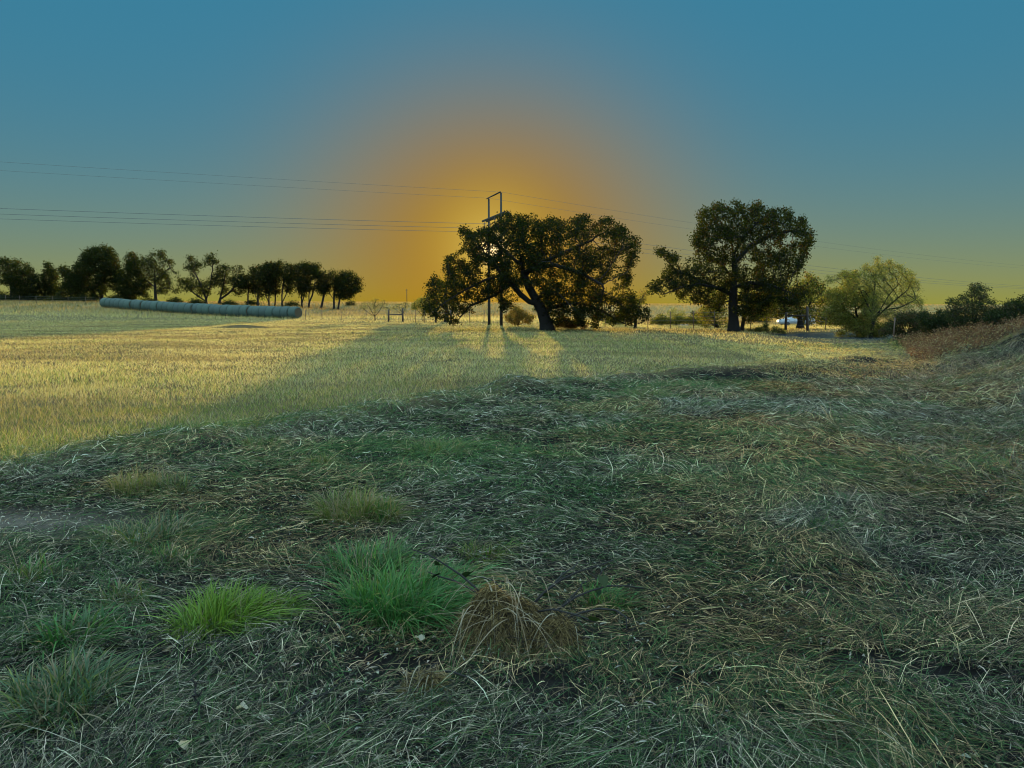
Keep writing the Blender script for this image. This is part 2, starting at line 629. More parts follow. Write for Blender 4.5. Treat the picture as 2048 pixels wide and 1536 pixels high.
def build_far_grass():
    # rough pasture round the trees, the fences and up the rise
    n = 380000
    x, y = sample_wedge(n, 16.5, 330, 1.75, 2.0)
    infield = (y < 76) & (x < right_of_field(y))
    inpond = np.hypot((x - 19.8) / 5.1, (y - 43.0) / 5.9) < 1.0
    bank = (x > bank_x(y) + .5) & (y < 40)
    lane = (x > 4.5) & (y > 16.5 + 1.5 * fbm(x, y, 1.5, 44)) & (rng.random(n) < .25 + 1.0 * fbm(x, y, .9, 45))
    keep = ((y > edge_y(x) + 1.2) | lane) & ~infield & ~inpond & ~bank
    x, y = x[keep], y[keep]
    n = len(x)
    ys = y + 0 * x
    tall = sm((y - 56) / 20) * (.12 + .33 * fbm(x, y, 7., 41))
    # a grown-up strip along the fences behind the big trees and behind the bales
    h = .07 + .05 * fbm(x, y, 2., 42) + tall
    hay = (x < -8) & (y < 96) & (y > 74)
    h = np.where(hay, .10, h)
    h = np.where(y < edge_y(x) + 1.2, .055, h)
    h = h * np.where((x > 13) & (x < 24) & (y < 42) & (y > 33), .45, 1)
    h *= .6 + .8 * rng.random(n)
    w = (.006 + .00033 * y) * (.7 + .6 * rng.random(n))
    C = pick(STRAW_Y, [4, 3, 3, 1], n)
    g = np.clip(.12 + .5 * (fbm(x, y, 8., 43) - .4) + greenness(x, y), .03, .8)
    Cg = pick(GREENS, [2, 3, 1, 4], n)
    isg = rng.random(n) < g
    C[isg] = Cg[isg]
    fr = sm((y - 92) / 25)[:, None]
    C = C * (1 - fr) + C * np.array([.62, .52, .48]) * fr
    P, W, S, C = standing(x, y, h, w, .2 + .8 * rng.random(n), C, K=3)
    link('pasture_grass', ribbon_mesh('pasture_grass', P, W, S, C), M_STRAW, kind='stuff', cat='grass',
         label='rough golden pasture grass around the trees and up the rise')


GAPS = [(ground_at(*q[:2]), q[2], q[3]) for q in ((1750, 1335, .30, .12), (1915, 1365, .34, .10), (1360, 1385, .22, .10), (845, 1345, .20, .10), (255, 1335, .26, .12),
                                                (60, 1490, .22, .10), (1510, 905, .25, .18), (1830, 930, .4, .25), (700, 1215, .14, .08), (1100, 1380, .25, .10), (1290, 1180, .2, .1))]


def hollow(x, y):
    k = np.ones(len(x))
    for (g, a, b_) in GAPS:
        k = k * (1 - .92 * np.exp(-((((x - g[0]) / a) ** 2 + ((y - g[1]) / b_) ** 2)) ** 1.5))
    return k


def build_hay():
    # flattened cut grass of the lane: long tangled strands lying on the soil
    parts = []
    for (n, y0, y1, pw, k) in ((600000, 1.9, 16, 1.15, 4), (170000, 9, 33, 1.3, 3)):
        x, y = sample_wedge(n, y0, y1, pw, .5)
        d = y - edge_y(x)
        keep = (d < .5 + 1.2 * rng.random(n) ** 2) | ((x > right_of_field(y)) & (y < 33))
        keep &= (x < bank_x(y) + 2.5)
        ct = fbm(x, y, .35, 51)
        lump = fbm(x, y, .9, 52)
        dens = np.clip(1.9 * (.5 * ct + .7 * lump) - .35, .08, 1)
        for (gx, gy, rx, ry) in DIRT:
            dens = dens * (1 - .9 * np.exp(-(((x - gx) / rx) ** 2 + ((y - gy) / ry) ** 2) ** 2))
        dens = dens * hollow(x, y)
        keep &= rng.random(n) < dens
        x, y = x[keep], y[keep]
        n = len(x)
        flow = 4.2 * fbm(x, y, 1.6, 53) + 2.0 * (x > 1.5) * 0.3
        th = flow * pi + rng.normal(0, .95, n)
        # long swathes on the right lie nearly across the view
        LONG = rng.random(n) < .06
        L = (.035 + .13 * rng.random(n) ** 1.5) * (.8 + .5 * lump[keep] + .35 * sm((x - 1) / 3)) * np.where(LONG, 2.0, 1)
        K = k
        s = np.linspace(-.5, .5, K)
        bend = rng.normal(0, .55, n)
        P = np.empty((n, K, 3))
        P[:, :, 0] = x[:, None]
        P[:, :, 1] = y[:, None]
        ds = L / (K - 1)
        aa = th[:, None] + bend[:, None] * (s[None, :])
        step = np.stack([np.cos(aa), np.sin(aa)], -1) * ds[:, None, None]
        cum = np.cumsum(step, axis=1)
        cum -= cum[:, K // 2:K // 2 + 1]
        P[:, :, 0] += cum[:, :, 0]
        P[:, :, 1] += cum[:, :, 1]
        pile = .095 * fbm(P[:, :, 0], P[:, :, 1], .28, 54) * (.5 + lump[keep][:, None])
        tilt = rng.normal(0, .30, n)
        up = np.abs(rng.normal(0, .012, n)) + .004
        P[:, :, 2] = H(P[:, :, 0], P[:, :, 1]) + pile * rng.random(n)[:, None] ** .5 + up[:, None] + np.maximum(tilt[:, None] * (s[None, :] + .5), -.0) * L[:, None] \
            + .10 * L[:, None] * (1 - (2 * s[None, :]) ** 2) * rng.random(n)[:, None]
        w = (.0014 + .00027 * y) * (.55 + 1.15 * rng.random(n) ** 2)
        W = w[:, None] * (1 - .65 * np.abs(2 * s[None, :]) ** 2) * .5
        tw = rng.normal(0, .55, n)
        S = np.stack([-np.sin(th) * np.cos(tw), np.cos(th) * np.cos(tw), np.sin(tw)], -1)
        C = pick(STRAW_G, [2.6, 3, 1.7, 4], n, .25)
        tone = fbm(x, y, 1.7, 55) + .06 * sm((x - .5) / 3)
        warm = sm((tone - .52) / .16)[:, None]
        C = C * (1 - .8 * warm) + C * np.array([1.35, 1.0, .62]) * .8 * warm
        tan_ = (sm((y - 17) / 6) * sm((x - 4.5) / 3))[:, None]
        C = C * (1 - tan_) + pick(STRAW_Y, [3, 3, 2, 2], n) * .7 * tan_
        redd = (sm((fbm(x, y, 2.6, 57) - .42) / .16) * sm((x - .5) / 3) * sm((y - 4) / 3))[:, None]
        C = C * (1 - .6 * redd) + C * np.array([1.5, .95, .70]) * .6 * redd
        isg = rng.random(n) < np.clip(.34 - .16 * sm((x - 1) / 3) + .6 * (fbm(x, y, .8, 56) - .45) + .8 * greenness(x, y), .06, .88)
        C[isg] = pick(GREENS_F, [3, 3, 2, 2], n)[isg]
        C = np.clip(C * (1.10 + .55 * sm((y - 4.0) / 4.5))[:, None], .004, .8)  # shading put into the pigment: strands darker near the viewer, brighter further off
        parts.append((P, W, S, C))
    for i, (P, W, S, C) in enumerate(parts):
        nm = 'cut_hay'
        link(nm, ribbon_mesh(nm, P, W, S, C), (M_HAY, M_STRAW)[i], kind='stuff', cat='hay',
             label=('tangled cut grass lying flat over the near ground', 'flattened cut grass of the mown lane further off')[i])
    # broken bits, flat blades and leaf litter
    n = 60000
    x, y = sample_wedge(n, 1.9, 11, 1.2, .4)
    keep = (y < edge_y(x)) & (rng.random(n) < (.25 + fbm(x, y, .6, 81)) * hollow(x, y))
    x, y = x[keep], y[keep]
    n = len(x)
    th = rng.random(n) * 2 * pi
    L = .012 + .045 * rng.random(n) ** 2
    s = np.linspace(-.5, .5, 3)
    P = np.empty((n, 3, 3))
    P[:, :, 0] = x[:, None] + np.cos(th)[:, None] * L[:, None] * s
    P[:, :, 1] = y[:, None] + np.sin(th)[:, None] * L[:, None] * s
    P[:, :, 2] = H(P[:, :, 0], P[:, :, 1]) + (.004 + .085 * fbm(x, y, .28, 54) * rng.random(n))[:, None] + rng.normal(0, .25, n)[:, None] * L[:, None] * s + .006 * (1 - 4 * s ** 2)
    W = (.0022 + .0045 * rng.random(n) ** 2)[:, None] * np.array([.45, 1, .3])[None, :]
    tw = rng.normal(0, .6, n)
    S = np.stack([-np.sin(th) * np.cos(tw), np.cos(th) * np.cos(tw), np.sin(tw)], -1)
    C = pick([(.20, .14, .08), (.36, .32, .24), (.09, .06, .04), (.06, .12, .03), (.50, .46, .38)], [3, 3, 3, 2, 1], n, .2)
    link('leaf_litter', ribbon_mesh('leaf_litter', P, W, S, C), M_HAY, kind='stuff', cat='litter', label='broken straw and small leaf litter scattered through the near hay')
    # short regrowth standing through the hay
    n = 170000
    x, y = sample_wedge(n, 2.0, 24, 1.3, .5)
    gr = greenness(x, y)
    cl = fbm(x, y, .5, 61)
    keep = ((y < edge_y(x) + .2) & (x < bank_x(y) + 2) & (rng.random(n) < np.clip((cl - .40) * 2.2, 0, 1) * (1 - .45 * sm((x - 1) / 3)) + .9 * gr))
    for (gx, gy, rx, ry) in DIRT:
        keep &= rng.random(n) > .9 * np.exp(-(((x - gx) / rx) ** 2 + ((y - gy) / ry) ** 2) ** 2)
    x, y = x[keep], y[keep]
    n = len(x)
    h = (.035 + .08 * rng.random(n)) * (.8 + .5 * greenness(x, y))
    C = pick(GREENS_F, [4, 3, 3, 1.5], n)
    dry = rng.random(n) < .3
    C[dry] = pick(STRAW_G, [3, 2, 2, 1], n)[dry]
    P, W, S, C = standing(x, y, h, (.003 + .0003 * y) * (.6 + .8 * rng.random(n)), .5 + 1.3 * rng.random(n), C, K=4, curve=.9, base=.01)
    link('regrowth_grass', ribbon_mesh('regrowth_grass', P, W, S, C), M_GREEN, kind='stuff', cat='grass',
         label='short green regrowth poking through the cut hay')


def build_bank_grass():
    n = 130000
    x, y = sample_wedge(n, 5.5, 40, 1.35, 1.5)
    off = x - bank_x(y)
    keep = (off > -3.2 + 2.4 * (fbm(x, y, 2., 71) - .5)) & (rng.random(n) < .35 + fbm(x, y, .8, 72))
    x, y, off = x[keep], y[keep], off[keep]
    n = len(x)
    h = (.10 + .32 * fbm(x, y, 1.5, 73) * sm((off + 3.2) / 3.5)) * (.6 + .8 * rng.random(n))
    C = pick([(.25, .205, .16), (.16, .125, .10), (.36, .30, .22), (.09, .06, .045)], [3, 3, 2, 2], n, .15)
    isg = rng.random(n) < .12 + .7 * sm((y - 22) / 6) * (off > -1)
    C[isg] = pick(GREENS, [3, 2, 3, 1], n)[isg]
    P, W, S, C = standing(x, y, h, (.0036 + .00034 * y) * (.7 + .6 * rng.random(n)), .5 + 1.2 * rng.random(n), C, K=4, curve=.9)
    link('bank_grass', ribbon_mesh('bank_grass', P, W, S, C), M_STRAW, kind='stuff', cat='grass',
         label='long pale dry grass growing up the bank beside the lane')


build_field_grass()
build_far_grass()
build_hay()
build_bank_grass()


# ------------------------------------------------------------------ trees
def noise3(P, scale, seed):
    scale = float(scale)
    return (vnoise(P[:, 0] / scale + P[:, 2] * .37 / scale, P[:, 1] / scale + P[:, 2] * .61 / scale, seed) +
            vnoise(P[:, 2] / scale, P[:, 0] / scale + P[:, 1] * .5 / scale, seed + 3)) * .5


def crown_points(blobs, D, n, depth, seed, gap=.0, gscale=1.1, holes=()):
    """scatter growth points through a crown whose outline is a union of discs given in photo pixels"""
    r = np.random.default_rng(seed)
    bl = np.asarray(blobs, float)
    sub = []
    for (bx, by, br) in bl:       # break each lobe into smaller uneven sprays
        sub.append((bx, by, br * .72))
        for _ in range(4):
            t = r.random() * 2 * pi
            q_ = br * r.uniform(.45, .85)
            sub.append((bx + cos(t) * q_, by + sin(t) * q_ * .85, br * r.uniform(.22, .45)))
    bl = np.array(sub)
    a = bl[:, 2] ** 1.7
    cx, cy = np.average(bl[:, 0], weights=a), np.average(bl[:, 1], weights=a)
    sx = max(abs(bl[:, 0] - cx) + bl[:, 2])
    sy = max(abs(bl[:, 1] - cy) + bl[:, 2])
    k = r.choice(len(bl), n, p=a / a.sum())
    rr = np.sqrt(r.random(n)) * bl[k, 2]
    tt = r.random(n) * 2 * pi
    px = bl[k, 0] + rr * np.cos(tt)
    py = bl[k, 1] + rr * np.sin(tt)
    q = np.clip(1 - ((px - cx) / sx) ** 2 * .9 - ((py - cy) / sy) ** 2 * .6, .12, 1)
    dd = (r.random(n) * 2 - 1) * depth * np.sqrt(q)
    for (hx, hy, hr) in holes:
        k_ = np.hypot(px - hx, py - hy) > hr * (1 + .35 * np.sin(np.arctan2(py - hy, px - hx) * 3 + hx))
        px, py, dd = px[k_], py[k_], dd[k_]
    P = at(px, py, D + dd).T
    if gap > 0:
        nn = noise3(P, gscale, seed % 50)
        P = P[nn > gap]
    return P


def colonize(paths, att, step, infl, kill, maxit=160):
    """space colonisation: grows branches from given limb paths towards the growth points"""
    pos, par = [], []
    for (pts, parent_path, parent_at) in paths:
        pts = np.asarray(pts, float)
        prev = -1
        if parent_path is not None:
            prev = starts[parent_path] + parent_at if False else None
        pos_local = []
        for a_, b_ in zip(pts[:-1], pts[1:]):
            m = max(1, int(np.linalg.norm(b_ - a_) / step))
            for t in range(m):
                pos_local.append(a_ + (b_ - a_) * t / m)
        pos_local.append(pts[-1])
        if prev is None:          # attach to the nearest node already there
            dd = np.linalg.norm(np.array(pos) - pos_local[0], axis=1)
            prev = int(dd.argmin())
            pos_local = pos_local[1:]
        for p in pos_local:
            par.append(prev)
            pos.append(p)
            prev = len(pos) - 1
    pos = list(map(np.asarray, pos))
    P = np.array(pos)
    alive = np.ones(len(att), bool)
    nd = np.full(len(att), 1e9)
    ni = np.zeros(len(att), int)

    def upd(newP, base):
        for i, q in enumerate(newP):
            d = ((att - q) ** 2).sum(1)
            b_ = d < nd
            nd[b_] = d[b_]
            ni[b_] = base + i
    upd(P, 0)
    alive &= nd > kill ** 2
    nchild = {}
    for it in range(maxit):
        act = alive & (nd < (infl * (1 + .0 * it)) ** 2)
        if not act.any():
            if not alive.any() or infl > 60 * step:
                break
            infl *= 1.5
            continue
        idx = ni[act]
        dirs = att[act] - P[idx]
        dirs /= np.linalg.norm(dirs, axis=1)[:, None] + 1e-9
        un, inv = np.unique(idx, return_inverse=True)
        acc = np.zeros((len(un), 3))
        np.add.at(acc, inv, dirs)
        acc /= np.linalg.norm(acc, axis=1)[:, None] + 1e-9
        acc += rng.normal(0, .18, acc.shape)
        acc /= np.linalg.norm(acc, axis=1)[:, None]
        newP, newpar = [], []
        for u_, a_ in zip(un, acc):
            if nchild.get(u_, 0) > 3:
                alive[ni == u_] = False
                continue
            nchild[u_] = nchild.get(u_, 0) + 1
            newP.append(P[u_] + a_ * step)
            newpar.append(u_)
        if not newP:
            continue
        base = len(P)
        P = np.concatenate([P, np.array(newP)])
        par += newpar
        upd(newP, base)
        alive &= nd > kill ** 2
    return P, np.array(par)


def chains(P, par, r_tip, r_base, expo=2.3, nroot=1):
    n = len(P)
    kids = [[] for _ in range(n)]
    for i in range(n):
        if par[i] >= 0:
            kids[par[i]].append(i)
    load = np.ones(n)
    for i in range(n - 1, -1, -1):
        if kids[i]:
            load[i] = sum(load[k] for k in kids[i])
    rad = r_tip * load ** (1 / expo)
    r0 = rad[0]
    # rescale so that the base has the wanted girth while tips keep theirs
    k_ = math.log(r_base / r_tip) / max(1e-6, math.log(r0 / r_tip))
    rad = r_tip * (rad / r_tip) ** k_
    out = []
    roots = [i for i in range(n) if par[i] < 0]
    stack = list(roots)
    while stack:
        s = stack.pop()
        ch = [s] if par[s] < 0 else [par[s], s]
        rr = [rad[s]] if par[s] < 0 else [min(rad[par[s]], rad[s] * 1.15), rad[s]]
        cur = s
        while kids[cur]:
            ks = sorted(kids[cur], key=lambda q: -load[q])
            stack += ks[1:]
            cur = ks[0]
            ch.append(cur)
            rr.append(rad[cur])
        out.append((P[ch], np.array(rr)))
    return out, rad, kids


def leaf_mesh(name, C0, n_each, spread, size, cols, probs, seed, aspect=.6, jitter=.25, droop=0.0):
    """small rhombic leaves scattered about twig points"""
    r = np.random.default_rng(seed)
    n = len(C0) * n_each
    c = np.repeat(C0, n_each, axis=0) + r.normal(0, spread, (n, 3)) * np.array([1, 1, .8])
    a = r.normal(0, 1, (n, 3))
    a[:, 2] -= droop
    a /= np.linalg.norm(a, axis=1)[:, None]
    b = np.cross(a, r.normal(0, 1, (n, 3)))
    b /= np.linalg.norm(b, axis=1)[:, None]
    s = size * (.6 + .8 * r.random(n))[:, None]
    nrm = np.cross(a, b)
    v0 = c - a * s * .5
    v1 = c + b * s * aspect * .5 + nrm * s * .08
    v2 = c + a * s * .5
    v3 = c - b * s * aspect * .5 + nrm * s * .08
    V = np.stack([v0, v1, v2, v3], 1).reshape(-1, 3)
    col = np.asarray(cols)[r.choice(len(cols), len(C0), p=np.asarray(probs) / np.sum(probs))]
    col = np.repeat(col, n_each, axis=0) * np.clip(1 + jitter * r.standard_normal((n, 1)), .4, 1.8)
    col = np.repeat(col, 4, axis=0)
    return new_mesh(name, V, np.arange(n * 4), np.full(n, 4), np.clip(col, .004, .8))


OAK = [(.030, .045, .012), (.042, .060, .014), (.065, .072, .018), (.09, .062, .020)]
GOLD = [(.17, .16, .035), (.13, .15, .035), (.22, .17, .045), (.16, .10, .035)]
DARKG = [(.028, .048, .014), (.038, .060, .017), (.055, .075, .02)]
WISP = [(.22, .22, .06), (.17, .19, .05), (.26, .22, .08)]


def tree(name, label, cat, D, limbs, blobs, natt, depth, r_base, n_leaf, leaf, spread, cols, probs, seed,
         step=.3, kill=.42, infl=1.6, gap=.36, gscale=1.1, r_tip=.010, thin=.03, group=None, leaf_aspect=.6, sides=6, droop=0.0, base_flare=True, bark=None, holes=(), lm_mat=None):
    """limbs: list of [(px, py, depth offset), ...]; the first starts at the root"""
    P3 = []
    for i, L in enumerate(limbs):
        pts = np.array([at(p[0], p[1], D + (p[2] if len(p) > 2 else 0)) for p in L])
        if i == 0:
            pts[0][2] = float(H(pts[0][0], pts[0][1])) - .08
        P3.append((pts, None if i == 0 else 0, 0))
    att = crown_points(blobs, D, natt, depth, seed, gap, gscale, holes)
    paths = [(P3[0][0], None, 0)] + [(p[0], 0, 0) for p in P3[1:]]
    P, par = colonize(paths, att, step, infl, kill)
    ch, rad, kids = chains(P, par, r_tip, r_base)
    origin = P[0].copy()
    Pl = P - origin
    big = [(p - origin, r) for p, r in ch if r.max() > .05]
    small = [(p - origin, r) for p, r in ch if r.max() <= .05]
    if base_flare and len(big):
        p0, r0 = big[0]
        hgt = p0[:, 2] - p0[0, 2]
        r0 *= 1 + .75 * np.exp(-hgt / (r_base * 1.6))
    root = link(name, None, None, None, tuple(origin), label, cat, group)
    mb = MB()
    if big:
        mb.add(*tube_paths(big, 10 if r_base > .3 else sides))
    if small:
        mb.add(*tube_paths(small, 3))
    V = np.concatenate(mb.V)
    if r_base > .3:     # bark ridges and burls
        nn = noise3(V, .35, seed % 30) - .5
        dirn = V * 0
        V = V + np.stack([nn, noise3(V, .3, seed % 30 + 2) - .5, nn * 0], -1) * min(.16, r_base * .28) * np.exp(-V[:, 2:3] / 6)
    me = new_mesh('trunk', V, np.concatenate(mb.L), np.concatenate(mb.S), None, True)
    link('trunk', me, bark or M_BARK, root)
    twig = np.array([i for i in range(len(P)) if rad[i] < thin and par[i] >= 0])
    if len(twig):
        lm = leaf_mesh('crown', Pl[twig], n_leaf, spread, leaf, cols, probs, seed, leaf_aspect, droop=droop)
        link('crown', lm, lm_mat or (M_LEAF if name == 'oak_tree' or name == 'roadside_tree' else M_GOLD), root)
        if STAT: print('TREE', name, len(P), len(twig), len(twig) * n_leaf)
    return root


# the two big oaks -------------------------------------------------
oak_blobs = [(1060, 452, 34), (1035, 470, 34), (1005, 468, 34), (1110, 462, 38), (1160, 452, 34), (1215, 458, 36), (1242, 482, 34), (1268, 490, 18), (942, 490, 28),
             (965, 515, 40), (910, 528, 30), (925, 565, 38), (872, 572, 26), (866, 612, 24), (900, 612, 32), (940, 606, 24), (1030, 510, 46),
             (1090, 510, 46), (1150, 510, 48), (1205, 520, 42), (990, 560, 34), (1130, 565, 46), (1180, 575, 42), (1222, 590, 32), (1250, 600, 24),
             (1150, 615, 32), (1110, 606, 26), (1200, 625, 22), (1240, 625, 20), (1268, 622, 16), (1160, 640, 16), (1120, 636, 14), (1250, 560, 18),
             (880, 632, 14), (905, 642, 12), (1255, 628, 20), (1284, 622, 18), (1228, 645, 13), (1262, 640, 12), (1000, 448, 20), (972, 468, 22), (1018, 438, 16), (985, 480, 16), (972, 522, 16), (1004, 520, 16), (992, 538, 14), (1095, 572, 26), (1112, 636, 18), (1080, 540, 26), (1068, 560, 14), (1100, 600, 22), (1070, 500, 30), (1018, 552, 22), (1035, 565, 16), (970, 600, 24), (1010, 606, 16), (1265, 520, 16), (858, 594, 14), (928, 462, 10), (1190, 648, 12)]
tree('oak_tree', 'large spreading oak with a leaning dark trunk and the sun low behind it', 'oak tree', 51.0,
     [[(1095, 662), (1092, 645), (1084, 622), (1072, 600), (1058, 575), (1048, 550, .4), (1042, 520, .5), (1036, 488, .6)],
      [(1076, 608), (1058, 603, -.3), (1040, 588, -.6), (1022, 565, -.9), (1003, 550, -1.2), (985, 520, -1.5), (968, 505, -1.8)],
      [(1003, 550, -1.2), (970, 560, -1.6), (930, 580, -2), (890, 605, -2.2), (870, 618, -2.2)],
      [(1048, 552, .4), (1070, 530, .9), (1100, 518, 1.5), (1140, 500, 2), (1185, 480, 2.3)],
      [(1046, 545, .4), (1075, 535, -.8), (1110, 530, -1.8), (1160, 545, -2.6), (1205, 570, -3)],
      [(1086, 628), (1105, 615, .8), (1140, 605, 1.6), (1180, 610, 2.2), (1215, 628, 2.4), (1240, 643, 2.4), (1262, 652, 2.4), (1280, 646, 2.4), (1300, 634, 2.3)],
      [(1042, 530, .5), (1012, 505, 1.5), (985, 480, 2.4), (962, 470, 3)],
      [(1072, 600), (1085, 585, -1.5), (1120, 590, -3), (1150, 620, -4)],
      [(1022, 568, -.9), (990, 590, .5), (940, 612, 1), (915, 640, 1.2)],
      ],
     oak_blobs, 13000, 4.2, .34, 15, .125, .13, OAK, [4, 3, 2, 1.2], 11, gap=.40, gscale=.8, holes=[(988, 499, 10), (998, 512, 6), (981, 519, 6), (990, 545, 9), (1002, 488, 5), (1005, 580, 8), (968, 535, 9), (1078, 545, 5), (1066, 478, 8), (1218, 572, 15), (972, 620, 20), (1172, 474, 8), (1130, 520, 8), (1240, 585, 10), (1150, 560, 8), (935, 555, 8), (1030, 530, 6), (1190, 545, 9), (1095, 500, 6), (950, 585, 9), (1110, 600, 7), (1165, 600, 9)], r_tip=.009, thin=.026, step=.23, kill=.31, infl=1.3, group='oaks in the pasture')

oak2_blobs = [(1440, 425, 24), (1480, 430, 30), (1520, 430, 28), (1560, 432, 26), (1590, 452, 24), (1616, 464, 15), (1412, 450, 26), (1402, 490, 28),
              (1440, 475, 36), (1490, 475, 38), (1540, 462, 30), (1418, 530, 32), (1460, 530, 38), (1395, 560, 26), (1322, 503, 17), (1348, 515, 16),
              (1340, 548, 26), (1312, 572, 18), (1362, 583, 20), (1500, 560, 32), (1540, 565, 26), (1570, 590, 26), (1525, 600, 26),
              (1600, 585, 20), (1500, 610, 26), (1565, 528, 12), (1582, 500, 12), (1430, 590, 24), (1600, 480, 14), (1450, 560, 26), (1620, 478, 10), (1385, 590, 20), (1305, 582, 12), (1345, 572, 16), (1420, 500, 26), (1468, 400, 6), (1412, 425, 14), (1385, 530, 18), (1555, 470, 20)]
tree('oak_tree', 'tall upright oak with a thick straight trunk and one long arching limb', 'oak tree', 49.0,
     [[(1468, 664), (1467, 640), (1466, 610), (1467, 575), (1470, 540), (1466, 500), (1458, 460)],
      [(1467, 590), (1440, 578, -.5), (1400, 568, -1), (1360, 575, -1.5), (1325, 590, -1.8)],
      [(1468, 560), (1445, 530, .5), (1415, 510, 1), (1400, 480, 1.5)],
      [(1440, 578, -.5), (1400, 560, .5), (1350, 540, .8), (1325, 510, 1)],
      [(1470, 525), (1500, 492, .5), (1540, 470, .8), (1580, 462, 1), (1612, 466, 1.2)],
      [(1468, 575), (1500, 565, -.8), (1540, 570, -1.5), (1580, 585, -2)],
      [(1466, 510), (1490, 470, -1.5), (1520, 440, -2)],
      [(1467, 600), (1445, 605, 1), (1425, 615, 1.5)]],
     oak2_blobs + [(1600, 510, 18), (1588, 538, 20), (1565, 515, 16), (1610, 490, 14), (1375, 545, 16), (1408, 596, 16), (1510, 508, 18), (1535, 512, 18), (1558, 528, 16), (1530, 535, 16), (1520, 533, 14), (1560, 500, 13), (1545, 524, 12), (1572, 556, 14), (1440, 602, 22), (1500, 590, 26), (1482, 618, 16), (1425, 612, 16), (1545, 580, 20), (1590, 600, 18)], 12500, 3.7, .29, 13, .125, .13, OAK, [4, 4, 2, .8], 22, gap=.40, gscale=.8, holes=[(1440, 552, 6), (1418, 470, 7), (1450, 445, 6), (1375, 520, 8), (1490, 500, 6), (1570, 545, 7), (1410, 575, 7), (1535, 545, 7)], r_tip=.009, thin=.026, step=.23, kill=.31, infl=1.3, group='oaks in the pasture')

tree('scrub_oak', 'low olive oak with two stems crowded behind the tall upright oak, on its far right', 'oak tree', 56.0,
     [[(1600, 668), (1600, 640), (1598, 610), (1590, 590)], [(1601, 655), (1612, 630, 1), (1622, 600, 1)]],
     [(1600, 588, 30), (1630, 600, 28), (1580, 612, 26), (1545, 618, 24), (1510, 622, 22), (1645, 622, 20), (1655, 640, 12), (1640, 570, 14), (1560, 580, 18), (1525, 600, 18), (1652, 600, 14), (1615, 565, 16), (1555, 600, 22), (1535, 632, 12), (1600, 620, 16)],
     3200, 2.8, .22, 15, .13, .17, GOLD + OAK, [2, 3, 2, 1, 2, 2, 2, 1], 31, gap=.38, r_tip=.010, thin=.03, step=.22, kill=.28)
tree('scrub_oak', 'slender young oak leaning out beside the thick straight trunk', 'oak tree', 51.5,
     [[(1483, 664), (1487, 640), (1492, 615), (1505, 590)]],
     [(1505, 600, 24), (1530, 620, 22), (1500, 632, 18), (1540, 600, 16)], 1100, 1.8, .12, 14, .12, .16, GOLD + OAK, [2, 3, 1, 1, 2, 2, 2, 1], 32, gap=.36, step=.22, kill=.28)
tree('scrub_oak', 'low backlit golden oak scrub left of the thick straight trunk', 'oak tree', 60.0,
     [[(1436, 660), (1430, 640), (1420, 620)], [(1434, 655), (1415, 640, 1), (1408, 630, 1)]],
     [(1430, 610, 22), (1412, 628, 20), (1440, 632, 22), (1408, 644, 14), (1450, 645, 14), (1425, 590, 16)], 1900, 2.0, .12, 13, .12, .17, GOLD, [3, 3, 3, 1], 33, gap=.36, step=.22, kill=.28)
tree('scrub_oak', 'ragged backlit scrub filling the gap between the two big oaks', 'oak tree', 57.0,
     [[(1270, 656), (1272, 635), (1280, 610)], [(1272, 640), (1262, 620)]],
     [(1274, 604, 14), (1260, 622, 16), (1248, 608, 14), (1240, 632, 12), (1290, 588, 9)], 2000, 2.0, .10, 7, .12, .17, GOLD + OAK, [3, 3, 2, 1, 1, 1, 1, 1], 34, gap=.36, step=.22, kill=.28)

tree('golden_tree', 'leafy yellow green tree with thin dark stems beside the pond', 'tree', 44.0,
     [[(1722, 668), (1718, 650), (1712, 625), (1708, 600)], [(1716, 640), (1690, 620, .5), (1680, 600, .5)], [(1712, 620), (1735, 600, -.5), (1742, 580, -.5)]],
     [(1692, 598, 28), (1672, 615, 22), (1722, 600, 24), (1742, 618, 20), (1700, 565, 18), (1690, 635, 16), (1660, 590, 14), (1740, 585, 14), (1725, 640, 18), (1675, 642, 16), (1700, 650, 14), (1660, 625, 14), (1745, 645, 14), (1690, 550, 8), (1712, 545, 7)],
     3600, 2.0, .10, 13, .085, .12, GOLD + WISP, [3, 3, 1, .5, 2, 2, 1], 41, gap=.38, thin=.024, step=.16, kill=.2, r_tip=.006, gscale=.8)
tree('mesquite_tree', 'wispy feathery yellow tree fanning out from slanted dark stems', 'tree', 42.0,
     [[(1740, 666), (1746, 645), (1760, 620), (1778, 590), (1800, 565)], [(1745, 648), (1745, 610, .6), (1750, 570, .8), (1752, 545, 1)],
      [(1752, 635), (1785, 605, -.6), (1815, 580, -.8)], [(1750, 640), (1730, 600, .6), (1715, 570, 1)], [(1758, 622), (1800, 615, .3), (1830, 600, .3)]],
     [(1760, 562, 36), (1800, 572, 34), (1780, 545, 28), (1825, 582, 24), (1738, 550, 26), (1815, 610, 20), (1715, 565, 20), (1758, 530, 12), (1838, 605, 12),
      (1820, 555, 16), (1700, 575, 14), (1790, 605, 20), (1755, 600, 24), (1835, 570, 10), (1760, 625, 20), (1785, 635, 16), (1735, 625, 18), (1845, 622, 8), (1660, 560, 12), (1685, 550, 12), (1755, 518, 6), (1800, 535, 10)],
     9000, 2.6, .10, 6, .095, .09, WISP, [3, 3, 2], 42, gap=.40, r_tip=.005, thin=.03, leaf_aspect=.22, step=.15, kill=.17, infl=1.0, sides=5, gscale=.7)

